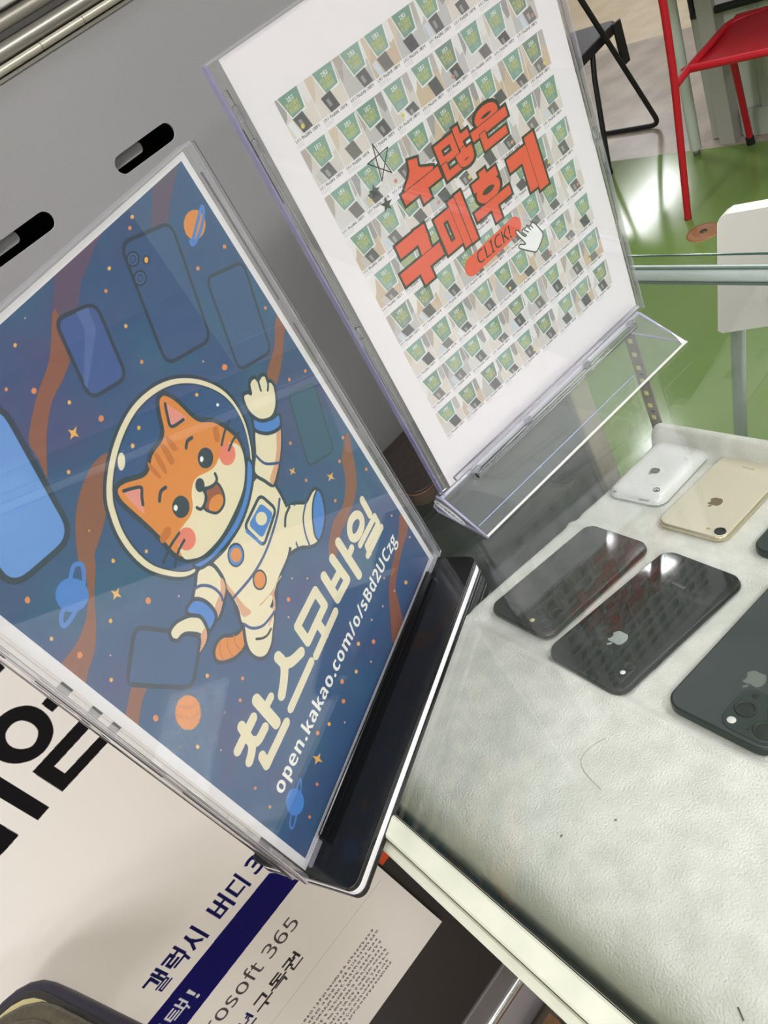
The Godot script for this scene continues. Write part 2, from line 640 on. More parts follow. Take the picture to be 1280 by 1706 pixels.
func hangul(t: String, x0: float, x1: float, y0: float, y1: float, w: float, col: Color, round_ends := false, gap := 0.1) -> void:
	var units := 0.0
	for ch in t:
		units += 0.45 if ch == " " else 1.0
	var step := (x1 - x0) / (units - gap)
	var x := x0
	for ch in t:
		if ch != " ":
			syllable(ch, Rect2(x, y0, step * (1.0 - gap), y1 - y0), w, col, round_ends)
		x += step * (0.45 if ch == " " else 1.0)

func sheet_mesh(w: float, h: float, d: float) -> ArrayMesh:
	var s := st()
	s.set_smooth_group(-1)
	var c := [Vector3(0, h, d), Vector3(w, h, d), Vector3(w, 0, d), Vector3(0, 0, d)]
	var uv := [Vector2(0, 0), Vector2(1, 0), Vector2(1, 1), Vector2(0, 1)]
	for k in [0, 1, 2, 0, 2, 3]:
		s.set_smooth_group(-1)
		s.set_uv(uv[k])
		s.add_vertex(c[k])
	s.generate_normals()
	return s.commit()

func print_material(img: Image, rough: float) -> StandardMaterial3D:
	var m := mat(Color.WHITE, rough)
	m.albedo_texture = ImageTexture.create_from_image(img)
	m.texture_repeat = false
	return m

func shrink(img: Image) -> Image:
	img.shrink_x2()
	return img

# the poster of the near stand: an astronaut cat among phones and planets, 210 x 286.8 mm
func astronaut_print() -> Image:
	cs = 9.6
	cv = Image.create(int(210 * cs), int(286.8 * cs), false, Image.FORMAT_RGB8)
	var low := Image.create(42, 57, false, Image.FORMAT_RGB8)
	var n := FastNoiseLite.new()
	n.seed = 4
	n.frequency = 0.06
	for y in 57:
		for x in 42:
			var a := n.get_noise_2d(x, y)
			var b := n.get_noise_2d(x + 90, y * 1.3)
			var c := Color8(40, 80, 126).lerp(Color8(70, 70, 120), clampf(a * 1.6, 0, 0.75)).lerp(Color8(38, 92, 126), clampf(b * 1.6, 0, 0.8))
			low.set_pixel(x, y, c)
	low.resize(cv.get_width(), cv.get_height(), Image.INTERPOLATE_CUBIC)
	cv.copy_from(low)
	draw_lines(ASTRONAUT)
	latin("open.kakao.com/o/sBd2UCzg", 21.5, 189.5, 245.2, ink("white").lerp(ink("creamt"), 0.3), true)
	# unprinted margins of the sheet
	var p := ink("paper")
	cv.fill_rect(Rect2i(0, 0, cv.get_width(), int(2.6 * cs)), p)
	cv.fill_rect(Rect2i(0, 0, int(4.6 * cs), cv.get_height()), p)
	cv.fill_rect(Rect2i(int((210 - 4.2) * cs), 0, int(5 * cs), cv.get_height()), p)
	cv.fill_rect(Rect2i(0, int((286.8 - 4) * cs), cv.get_width(), int(6 * cs)), p)
	return shrink(cv)

func rnd_pick(r: RandomNumberGenerator, a: Array) -> Variant:
	return a[r.randi() % a.size()]

# one small review picture: a green leaflet in a stand, a phone and its box on a table
func review_thumb(x: float, y: float, w: float, h: float, r: RandomNumberGenerator) -> void:
	var q := func(a: Array) -> PackedVector2Array:
		var p := PackedVector2Array()
		for k in range(0, a.size(), 2):
			p.append(Vector2(x + clampf(a[k], 0, 1) * w, y + clampf(a[k + 1], 0, 1) * h) * cs)
		return p
	var table: Color = rnd_pick(r, [Color8(206, 200, 194), Color8(214, 206, 198), Color8(196, 176, 150), Color8(186, 184, 182), Color8(210, 208, 206)])
	fill_px(q.call([0, 0, 1, 0, 1, 1, 0, 1]), table)
	fill_px(q.call([0, 0, 0.34, 0, 0.1, 0.5, 0, 0.6]), rnd_pick(r, [Color8(150, 148, 148), Color8(170, 160, 150), Color8(226, 224, 222), Color8(206, 190, 170)]))
	fill_px(q.call([0.7, 0, 1, 0, 1, 0.45, 0.86, 0.5]), rnd_pick(r, [Color8(176, 172, 168), Color8(146, 144, 144), Color8(222, 220, 218)]))
	var g := r.randf_range(0.06, 0.34)
	var d := r.randf_range(0.52, 0.7)
	var gr: Color = rnd_pick(r, [Color8(104, 142, 126), Color8(116, 154, 140), Color8(106, 132, 118), Color8(126, 160, 148)])
	fill_px(q.call([g - 0.06, 0, g + 0.68, 0.04, g + 0.62, d + 0.03, g + 0.10, d + 0.07]), Color8(232, 232, 230))
	fill_px(q.call([g - 0.03, 0, g + 0.64, 0, g + 0.58, d - 0.02, g + 0.13, d + 0.03]), gr)
	for k in 2:
		disc(Vector2(x + (g + r.randf_range(0.2, 0.44)) * w, y + (d - 0.1) * h) * cs, 0.07 * w * cs, gr.lightened(0.12))
	hangul("광진구", x + (g + 0.2) * w, x + (g + 0.42) * w, y + 0.1 * h, y + 0.2 * h, 0.32, Color8(236, 238, 226))
	hangul("찬스모바일", x + (g + 0.1) * w, x + (g + 0.5) * w, y + 0.22 * h, y + 0.34 * h, 0.34, Color8(188, 184, 96))
	hangul("중고폰후기", x + (g + 0.13) * w, x + (g + 0.5) * w, y + 0.36 * h, y + 0.47 * h, 0.34, Color8(188, 184, 96))
	var bx := r.randf_range(0.22, 0.52)
	var dark: Color = rnd_pick(r, [Color8(86, 86, 88), Color8(104, 102, 100), Color8(70, 70, 74)])
	fill_px(q.call([bx, d + 0.06, bx + 0.36, d + 0.02, bx + 0.46, 0.98, bx + 0.12, 1.0]), dark)
	if r.randf() < 0.6:
		fill_px(q.call([bx + 0.12, d + 0.16, bx + 0.22, d + 0.15, bx + 0.26, d + 0.34, bx + 0.16, d + 0.35]), dark.lightened(0.35))
	if r.randf() < 0.5:
		fill_px(q.call([bx - 0.2, d + 0.1, bx - 0.03, d + 0.06, bx + 0.06, 1.0, bx - 0.12, 1.0]), rnd_pick(r, [Color8(226, 228, 230), Color8(198, 208, 220), Color8(190, 188, 186)]))
	if r.randf() < 0.25:
		disc(Vector2(x + r.randf_range(0.1, 0.8) * w, y + 0.85 * h) * cs, 0.06 * w * cs, rnd_pick(r, [Color8(214, 196, 80), Color8(212, 150, 100), Color8(190, 120, 110)]))

# the sheet of the far stand: rows of review pictures under bold red words, 210 x 295 mm
func review_print() -> Image:
	cs = 11.2
	var r := RandomNumberGenerator.new()
	r.seed = 12
	var half := Image.create(1176, 1652, false, Image.FORMAT_RGBA8)
	half.fill(Color8(234, 230, 234))
	cv = half
	cs = 5.6
	for row in 9:
		var y := 28.2 + 26.25 * row
		for col in 9:
			var x := 15.8 + 19.75 * col
			review_thumb(x, y, 19.4, 20.0, r)
			hangul("광진구 찬스모바일 구매후기", x, x + 17.0, y + 20.7, y + 22.1, 0.22, Color8(92, 92, 94))
			for k in 2:
				cv.fill_rect(Rect2i(int(x * cs), int((y + 22.9 + k * 1.1) * cs), int(r.randf_range(4, 9) * cs), 3), Color8(208, 207, 210))
	var wash := Image.create(1176, 1652, false, Image.FORMAT_RGBA8)
	wash.fill(Color(0.9, 0.88, 0.89, 0.14))
	cv.blend_rect(wash, Rect2i(0, 0, 1176, 1652), Vector2i.ZERO)
	cv.convert(Image.FORMAT_RGB8)
	cv.resize(2352, 3304, Image.INTERPOLATE_BILINEAR)
	cs = 11.2
	# bold words with a dark outline
	var words := [["수", 63.5, 87, 96.5, 115.5, 6.6], ["많", 92.5, 117.5, 96.5, 116, 4.2], ["은", 122.5, 147, 97, 116, 5.6], ["구", 41.5, 67, 131, 156, 8.4], ["매", 74.5, 97.5, 129.5, 156.5, 5.4], ["후", 105, 131, 128.5, 156, 5.8], ["기", 140.5, 165, 131, 157.5, 8.4]]
	for pass_ in 2:
		for a in words:
			outlined = pass_ == 1
			syllable(a[0], Rect2(a[1], a[3], a[2] - a[1], a[4] - a[3]), a[5] + (3.0 if pass_ == 0 else 0.0), ink("dark") if pass_ == 0 else ink("red"))
	outlined = false
	# pill with a word, a pointing hand, stars
	stroke_px(PackedVector2Array([Vector2(86, 171.5) * cs, Vector2(127, 169.5) * cs]), 12.0 * cs, ink("click"))
	latin("CLICK!", 91.5, 122.5, 174.0, Color8(40, 34, 30), false, 0.12)
	draw_lines(HAND)
	var s := [Vector2(56.6, 73.5), Vector2(60.5, 92.5), Vector2(48.8, 80.5), Vector2(64.6, 80.0), Vector2(52.5, 92.8), Vector2(56.6, 73.5)]
	var sp := PackedVector2Array()
	for q in s:
		sp.append(q * cs)
	stroke_px(sp, 0.6 * cs, Color8(44, 48, 42))
	for c in [[45.5, 95.0, 4.2], [49.0, 105.0, 4.4]]:
		var fp := PackedVector2Array()
		for k in 10:
			var a := -PI / 2 + k * PI / 5 + 0.2
			fp.append((Vector2(c[0], c[1]) + Vector2(cos(a), sin(a)) * c[2] * (1.0 if k % 2 == 0 else 0.42)) * cs)
		fill_px(fp, Color8(58, 60, 56))
	return shrink(cv)

# the large white poster on the cabinet, 758 x 720 mm
func board_print() -> Image:
	cs = 4.0
	cv = Image.create(3032, 2880, false, Image.FORMAT_RGB8)
	cv.fill(Color8(246, 239, 231))
	draw_lines(BOARD)
	var blue := Color8(8, 10, 78)
	hangul("갤럭시 버디", 561.8, 677.0, 391.5, 415.0, 2.9, blue, false, 0.16)
	latin("3", 683.0, 697.5, 413.5, blue, true)
	hangul("혜택", 520.0, 568.0, 439.5, 457.5, 2.2, Color8(226, 224, 224), false, 0.14)
	latin("!", 572.5, 576.5, 457.5, Color8(226, 224, 224), true)
	latin("Microsoft 365", 512.0, 671.0, 506.5, Color8(74, 68, 68))
	latin("1", 560.0, 565.0, 546.0, blue, true)
	hangul("년", 567.0, 581.0, 529.0, 546.5, 2.2, blue)
	hangul("구독권", 586.0, 648.0, 528.5, 546.5, 2.4, Color8(44, 38, 38), false, 0.12)
	cv.fill_rect(Rect2i(int(500 * cs), int(571 * cs), int(250 * cs), 3), Color8(205, 200, 198))
	var r := RandomNumberGenerator.new()
	r.seed = 5
	for row in 9:
		var y := 612.0 + row * 8.4
		var x := 560.0
		while x < 706.0 - row * 2.0:
			var w := r.randf_range(2.2, 4.6)
			for k in 4:
				cv.fill_rect(Rect2i(int((x + r.randf_range(0, w * 0.6)) * cs), int((y + r.randf_range(0, 4.4)) * cs), int(w * 0.45 * cs), 3), Color8(120, 116, 116))
				cv.fill_rect(Rect2i(int((x + r.randf_range(0, w)) * cs), int((y + r.randf_range(0, 2)) * cs), 3, int(3.2 * cs)), Color8(120, 116, 116))
			x += w + r.randf_range(0.6, 2.4)
	return shrink(cv)

# ---------------------------------------------------------------- the room
func floor_print() -> Image:
	cs = 0.11
	cv = Image.create(581, 1925, false, Image.FORMAT_RGB8)
	var base := Color8(112, 138, 72)
	var teal := Color8(84, 122, 94)
	cv.fill(base)
	var r := RandomNumberGenerator.new()
	r.seed = 31
	for k in 22:
		var c := Vector2(r.randf_range(0, 2400), r.randf_range(0, 17000))
		var a := r.randf_range(300, 520)
		fill_px(PackedVector2Array([(c + Vector2(-a, 0)) * cs, (c + Vector2(0, -a * 0.7)) * cs, (c + Vector2(a, 0)) * cs, (c + Vector2(0, a * 0.7)) * cs]), teal)
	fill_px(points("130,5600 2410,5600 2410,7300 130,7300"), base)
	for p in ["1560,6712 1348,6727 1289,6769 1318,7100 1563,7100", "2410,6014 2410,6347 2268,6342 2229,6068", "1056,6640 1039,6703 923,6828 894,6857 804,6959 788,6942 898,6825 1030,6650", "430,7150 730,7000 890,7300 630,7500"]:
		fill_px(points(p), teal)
	return cv

func slab_floor(x0: float, x1: float, z0: float, z1: float) -> ArrayMesh:
	var s := st()
	var v := [Vector3(x0, 0, z0), Vector3(x1, 0, z0), Vector3(x1, 0, z1), Vector3(x0, 0, z1)]
	var uv := [Vector2(0, 0), Vector2(1, 0), Vector2(1, 1), Vector2(0, 1)]
	for k in [0, 1, 2, 0, 2, 3]:
		s.set_smooth_group(-1)
		s.set_uv(uv[k])
		s.add_vertex(v[k])
	for e in [[0, 1], [1, 2], [2, 3], [3, 0]]:
		var a: Vector3 = v[e[0]]
		var b: Vector3 = v[e[1]]
		var q := [a, a - Vector3(0, 0.1, 0), b - Vector3(0, 0.1, 0), b]
		for k in [0, 1, 2, 0, 2, 3]:
			s.set_smooth_group(-1)
			s.set_uv(uv[e[0]])
			s.add_vertex(q[k])
	s.generate_normals()
	return s.commit()

func make_room() -> void:
	var gm := print_material(floor_print(), 0.14)
	gm.metallic_specular = 0.44
	var fl := struct("floor", "glossy green vinyl floor with darker teal patches under the red chair", st(), gm)
	fl.mesh = slab_floor(0.27, 2.68, -8.0, 9.5)
	var sm := grained(45, Color8(150, 136, 124), Color8(172, 158, 146), 1.4, 0.45, 0.01)
	var fl4 := struct("floor_seller_side", "warm brown floor on the cabinet side of the counter", st(), sm)
	fl4.mesh = slab_floor(-2.6, 0.27, -8.0, 9.5)
	var tm := grained(41, Color8(150, 138, 126), Color8(178, 166, 150), 1.6, 0.3, 0.01)
	var fl2 := struct("floor_far", "brownish polished stone floor beyond the green vinyl", st(), tm)
	fl2.mesh = slab_floor(2.68, 4.05, -8.0, 9.5)
	var tm2 := grained(43, Color8(196, 178, 148), Color8(208, 192, 164), 1.2, 0.35, 0.01)
	var fl3 := struct("floor_corridor", "pale beige stone floor of the corridor farthest from the counter", st(), tm2)
	fl3.mesh = slab_floor(4.05, 9.0, -8.0, 9.5)
	var s := st()
	var wm := mat(Color8(226, 224, 218), 0.7)
	s = st()
	box(s, Vector3(3.2, CEIL + 0.06, 0.75), Vector3(11.8, 0.1, 17.7))
	struct("ceiling", "white flat shop ceiling with light panels", s, mat(Color8(204, 203, 202), 0.7))
	s = st()
	box(s, Vector3(-2.65, 1.3, 0.75), Vector3(0.1, 2.8, 17.7))
	struct("wall_left", "plain off-white shop wall on the cabinet side", s, wm)
	s = st()
	box(s, Vector3(9.05, 1.3, 0.75), Vector3(0.1, 2.8, 17.7))
	struct("wall_far", "plain off-white wall at the corridor's end", s, wm)
	s = st()
	box(s, Vector3(3.2, 1.3, 9.55), Vector3(11.6, 2.8, 0.1))
	struct("wall_rear", "plain off-white shop wall behind the viewer", s, wm)
	s = st()
	box(s, Vector3(3.2, 1.3, -8.05), Vector3(11.6, 2.8, 0.1))
	struct("wall_end", "plain off-white wall at the shop's end", s, wm)
	# partition with pale panel behind the red chair
	s = st()
	box(s, Vector3(2.79, 1.3, -0.36), Vector3(0.08, 2.6, 2.5))
	var pw := struct("wall_right", "pale grey-green partition wall behind the red chair", s, mat(Color8(192, 200, 186), 0.45))
	s = st()
	for k in 4:
		box(s, Vector3(2.745, 1.3, -1.5 + k * 0.55), Vector3(0.012, 2.6, 0.03))
	part(pw, "panel_joint", s, mat(Color8(170, 180, 166), 0.5))
	s = st()
	box(s, Vector3(2.74, 0.05, -0.36), Vector3(0.018, 0.1, 2.46))
	struct("baseboard_right", "low pale base strip along the partition", s, mat(Color8(176, 184, 172), 0.5))
	s = st()
	box(s, Vector3(2.76, 1.3, -1.635), Vector3(0.14, 2.6, 0.06))
	struct("trim_2", "grey metal jamb at the end of the partition", s, mat(Color8(176, 173, 166), 0.4))
	s = st()
	box(s, Vector3(2.79, 1.3, -1.70), Vector3(0.08, 2.6, 0.05))
	struct("trim_3", "pale outer strip beside the grey metal jamb", s, mat(Color8(186, 186, 176), 0.4))
	s = st()
	lathe(s, [[0.0, 0.004], [0.035, 0.0045], [0.042, 0.004], [0.052, 0.005], [0.056, 0.0]], Vector3.ZERO, 32)
	var dr := thing("floor_drain", "round brown brass cover let into the green floor", "drain cover", Vector3(2.1, 0.0, -1.41))
	part(dr, "cover", s, grained(23, Color8(140, 92, 58), Color8(166, 116, 74), 0.08, 0.4))
	s = st()
	lathe(s, [[0.0, 0.0075], [0.011, 0.007], [0.012, 0.0045]], Vector3.ZERO, 16)
	part(dr, "screw_plug", s, mat(Color8(90, 64, 50), 0.4, 0.4))

# ---------------------------------------------------------------- the glass showcase
func make_showcase() -> void:
	var b := Vector3(0.26, 0, 0.35)
	var t := thing("glass_showcase", "long glass-topped showcase counter with cream edge rail", "showcase", b)
	var z0 := -0.466
	var z1 := 1.2
	var zc := (z0 + z1) * 0.5
	var zl := z1 - z0
	var s := st()
	box(s, Vector3(0.27, GLASS - 0.004, zc), Vector3(0.512, 0.008, zl), 0.0006)
	part(t, "glass_top", s, M.glass, -b)
	s = st()
	box(s, Vector3(0.5266, GLASS - 0.0008, zc), Vector3(0.0014, 0.0016, zl), 0.0002)
	part(t, "glass_edge", s, mat(Color8(70, 104, 90), 0.15), -b)
	s = st()
	box(s, Vector3(0.523, 0.81, zc), Vector3(0.005, 0.232, zl), 0.0005)
	part(t, "back_pane", s, M.glass, -b)
	s = st()
	tube(s, [Vector3(0.5245, 0.9322, z0), Vector3(0.5245, 0.9322, z1)], 0.0072, 16)
	var tr := part(t, "back_track", s, mat(Color8(226, 240, 236), 0.2), -b)
	s = st()
	box(s, Vector3(0.519, 0.9262, zc), Vector3(0.0035, 0.0016, zl), 0.0003)
	box(s, Vector3(0.5215, 0.9396, zc), Vector3(0.003, 0.0014, zl), 0.0003)
	part(tr, "track_groove", s, mat(Color8(104, 128, 120), 0.4))
	s = st()
	box(s, Vector3(0.266, 0.82, -0.4635), Vector3(0.504, 0.24, 0.005), 0.0005)
	part(t, "end_pane", s, M.glass, -b)
	# cream rail along the seller's edge
	s = st()
	box(s, Vector3(0.0076, 0.938, zc), Vector3(0.0112, 0.030, zl), 0.0012)
	var rl := part(t, "edge_rail", s, M.cream, -b)
	s = st()
	box(s, Vector3(-0.0010, 0.934, zc), Vector3(0.0052, 0.026, zl), 0.0010)
	part(rl, "outer_lip", s, M.cream)
	s = st()
	box(s, Vector3(0.0055, 0.46, zc), Vector3(0.011, 0.922, zl))
	part(t, "front_panel", s, M.cream, -b)
	s = st()
	box(s, Vector3(0.27, 0.33, zc), Vector3(0.516, 0.66, zl - 0.004))
	part(t, "base_cabinet", s, mat(Color8(200, 202, 194), 0.5), -b)
	s = st()
	box(s, Vector3(0.27, 0.676, zc), Vector3(0.516, 0.03, zl - 0.01))
	part(t, "deck", s, mat(Color8(70, 72, 74), 0.7), -b)
	# light strip in the back corner, switched off
	s = st()
	box(s, Vector3(0.5185, 0.815, -0.451), Vector3(0.0022, 0.225, 0.014), 0.0003)
	var led := part(t, "light_strip", s, mat(Color8(128, 122, 108), 0.5), -b)
	s = st()
	box(s, Vector3.ZERO, Vector3(0.0016, 0.005, 0.0048), 0.0004)
	var chip := done(s)
	s = st()
	box(s, Vector3.ZERO, Vector3(0.001, 0.0026, 0.004), 0.0002)
	var resistor := done(s)
	for k in 12:
		part_mesh(led, "diode", chip, mat_cached("diode", Color8(226, 216, 130), 0.3), Vector3(0.5168, 0.72 + k * 0.0172, -0.451))
		if k % 3 == 2:
			part_mesh(led, "resistor", resistor, M.black_matte, Vector3(0.517, 0.7286 + k * 0.0172, -0.450))

func mat_cached(n: String, c: Color, rough: float, metal := 0.0) -> StandardMaterial3D:
	if not M.has(n):
		M[n] = mat(c, rough, metal)
	return M[n]

const SLOPE := 12.7
func tray_y(x: float) -> float:
	return 0.781 - tan(deg_to_rad(SLOPE)) * (x - 0.27)

func make_felt() -> void:
	var prof := PackedVector2Array()
	prof.append(Vector2(0.028, 0.70))
	for k in 6:
		var a := PI - k / 5.0 * (PI / 2 + deg_to_rad(SLOPE))
		prof.append(Vector2(0.050, tray_y(0.050) - 0.0225) + Vector2(cos(a), sin(a)) * 0.022)
	var x := 0.0575
	while x < 0.488:
		var y := tray_y(x)
		for r in [0.186, 0.346]:
			var d: float = (x - r) / 0.0045
			y += 0.0028 * exp(-d * d) - 0.0016 * exp(-pow((x - r - 0.012) / 0.006, 2))
		prof.append(Vector2(x, y))
		x += 0.0025
	var y1 := tray_y(0.488)
	for q in [[0.491, 0.001], [0.494, 0.0055], [0.496, 0.013], [0.498, 0.020], [0.501, 0.0245], [0.505, 0.026], [0.509, 0.0245], [0.512, 0.020], [0.513, 0.012]]:
		prof.append(Vector2(q[0], y1 + q[1]))
	prof.append(Vector2(0.513, 0.70))
	var s := st()
	var z0 := -0.4465
	var z1 := 1.15
	var r := RandomNumberGenerator.new()
	r.seed = 8
	# the far end is rounded over like padded cloth
	var rows := [[z0 + 0.0, 0.012], [z0 + 0.0012, 0.007], [z0 + 0.0035, 0.0035], [z0 + 0.007, 0.0012], [z0 + 0.012, 0.0], [z1, 0.0]]
	var floor_y := 0.70
	for k in rows.size() - 1:
		for i in prof.size() - 1:
			var a := Vector2(prof[i].x, maxf(floor_y, prof[i].y - (rows[k][1] as float)))
			var b := Vector2(prof[i + 1].x, maxf(floor_y, prof[i + 1].y - (rows[k][1] as float)))
			var c := Vector2(prof[i + 1].x, maxf(floor_y, prof[i + 1].y - (rows[k + 1][1] as float)))
			var d := Vector2(prof[i].x, maxf(floor_y, prof[i].y - (rows[k + 1][1] as float)))
			quad(s, Vector3(a.x, a.y, rows[k][0]), Vector3(b.x, b.y, rows[k][0]), Vector3(c.x, c.y, rows[k + 1][0]), Vector3(d.x, d.y, rows[k + 1][0]), 0)
	for e in [0, rows.size() - 1]:
		for i in prof.size() - 1:
			var lo: float = rows[e][1]
			var a := Vector3(prof[i].x, maxf(floor_y, prof[i].y - lo), rows[e][0])
			var b := Vector3(prof[i + 1].x, maxf(floor_y, prof[i + 1].y - lo), rows[e][0])
			var c := Vector3(prof[i + 1].x, floor_y - 0.005, rows[e][0])
			var d := Vector3(prof[i].x, floor_y - 0.005, rows[e][0])
			if e == 0:
				quad(s, a, d, c, b, 2)
			else:
				quad(s, a, b, c, d, 2)
	var t := thing("display_board", "sloping pale felt display board with sewn ridges inside the showcase", "display board", Vector3(0.27, 0.695, 0.35))
	part(t, "felt_cover", s, M.felt, -t.position)
	# a few bits of lint on the cloth
	var lint := [[0.062, -0.150, 0.5, 0.004, 0.0006, Color8(240, 240, 234)], [0.055, -0.106, 2.2, 0.006, 0.0004, Color8(96, 92, 84)], [0.105, -0.215, 1.0, 0.0015, 0.0005, Color8(110, 104, 96)], [0.076, -0.235, 0.2, 0.0016, 0.0006, Color8(120, 112, 104)]]
	for a in lint:
		s = st()
		var d := Vector3(cos(a[2]), -0.2254 * cos(a[2]), sin(a[2]))
		tube(s, [Vector3.ZERO - d * a[3] * 0.5, d * a[3] * 0.5], a[4], 6)
		part(t, "lint", s, mat(a[5], 0.9), Vector3(a[0], tray_y(a[0]) + 0.0006, a[1]) - t.position)
	s = st()
	var h := []
	for k in 14:
		var u := k / 13.0
		var hp := Vector2(0.1528, -0.2573).bezier_interpolate(Vector2(0.122, -0.270), Vector2(0.122, -0.252), Vector2(0.1174, -0.2353), u)
		h.append(Vector3(hp.x, tray_y(hp.x) + 0.0005, hp.y))
	tube(s, h, 0.00018, 5)
	part(t, "hair", s, mat(Color8(176, 172, 162), 0.8), -t.position)

# ---------------------------------------------------------------- phones
const APPLE := [0.0, 0.27, 0.1, 0.325, 0.22, 0.35, 0.31, 0.32, 0.38, 0.26, 0.3, 0.18, 0.265, 0.07, 0.29, -0.04, 0.345, -0.12, 0.41, -0.165, 0.37, -0.29, 0.3, -0.4, 0.22, -0.46, 0.13, -0.46, 0.0, -0.425, -0.12, -0.46, -0.2, -0.465, -0.3, -0.39, -0.38, -0.25, -0.42, -0.08, -0.415, 0.1, -0.36, 0.24, -0.26, 0.33, -0.15, 0.34]
const LEAF := [0.005, 0.36, 0.01, 0.46, 0.08, 0.56, 0.18, 0.62, 0.18, 0.52, 0.12, 0.41]

func logo(parent: Node3D, size: float, y: float, z: float, m: Material) -> void:
	var s := st()
	for src in [APPLE, LEAF]:
		var p := PackedVector2Array()
		for k in range(0, src.size(), 2):
			p.append(Vector2(-src[k], src[k + 1]) * size)
		plate(s, p, -0.00012, 0.00012, Transform3D(Basis(Vector3.RIGHT, Vector3.BACK, Vector3.DOWN), Vector3(0, y, z)))
	part(parent, "logo", s, m)

func lens(parent: Node3D, at: Vector3, r: float) -> void:
	var s := st()
	lathe(s, [[r * 0.72, 0.0003], [r * 0.78, 0.0011], [r * 0.95, 0.0012], [r, 0.0006], [r, 0.0]], Vector3.ZERO, 24)
	var o := part(parent, "camera_lens", s, mat_cached("lens_ring", Color8(30, 31, 33), 0.4, 0.3), at)
	s = st()
	lathe(s, [[0.0, 0.0006], [r * 0.3, 0.00058], [r * 0.5, 0.0004], [r * 0.8, 0.0003]], Vector3.ZERO, 20)
	part(o, "lens_glass", s, mat_cached("lens_glass", Color8(6, 6, 8), 0.45))

func flash(parent: Node3D, at: Vector3, r: float, c: Color) -> void:
	var s := st()
	lathe(s, [[0.0, 0.0004], [r * 0.8, 0.0003], [r, 0.0]], Vector3.ZERO, 14)
	part(parent, "flash", s, mat(c, 0.25), at)

func phone(called: String, label: String, x: float, z: float, yaw: float, w: float, l: float, h: float, r: float, body: Material, side: Material, edge: float) -> Node3D:
	var n := Vector3(sin(deg_to_rad(SLOPE)), cos(deg_to_rad(SLOPE)), 0)
	var d := Vector3(cos(deg_to_rad(SLOPE)), -sin(deg_to_rad(SLOPE)), 0)
	var lx := Vector3(0, 0, 1) * cos(yaw) + d * sin(yaw)
	var t := thing(called, label, "phone", Vector3(x, tray_y(x) + 0.0006, z), 0.0, "second-hand phones on the felt")
	t.basis = Basis(lx, n, lx.cross(n))
	var s := st()
	slab(s, w, l, r, 0.0, h - 0.0005, edge, edge)
	part(t, "frame", s, side)
	s = st()
	slab(s, w - 0.0022, l - 0.0022, r - 0.001, h - 0.0012, h, minf(edge, 0.0008), 0.0002)
	part(t, "back_glass", s, body)
	return t

func side_button(t: Node3D, x: float, z: float, l: float, h: float, m: Material) -> void:
	var s := st()
	box(s, Vector3(x, h * 0.5, z), Vector3(0.0012, h * 0.3, l), 0.0003)
	part(t, "side_button", s, m)

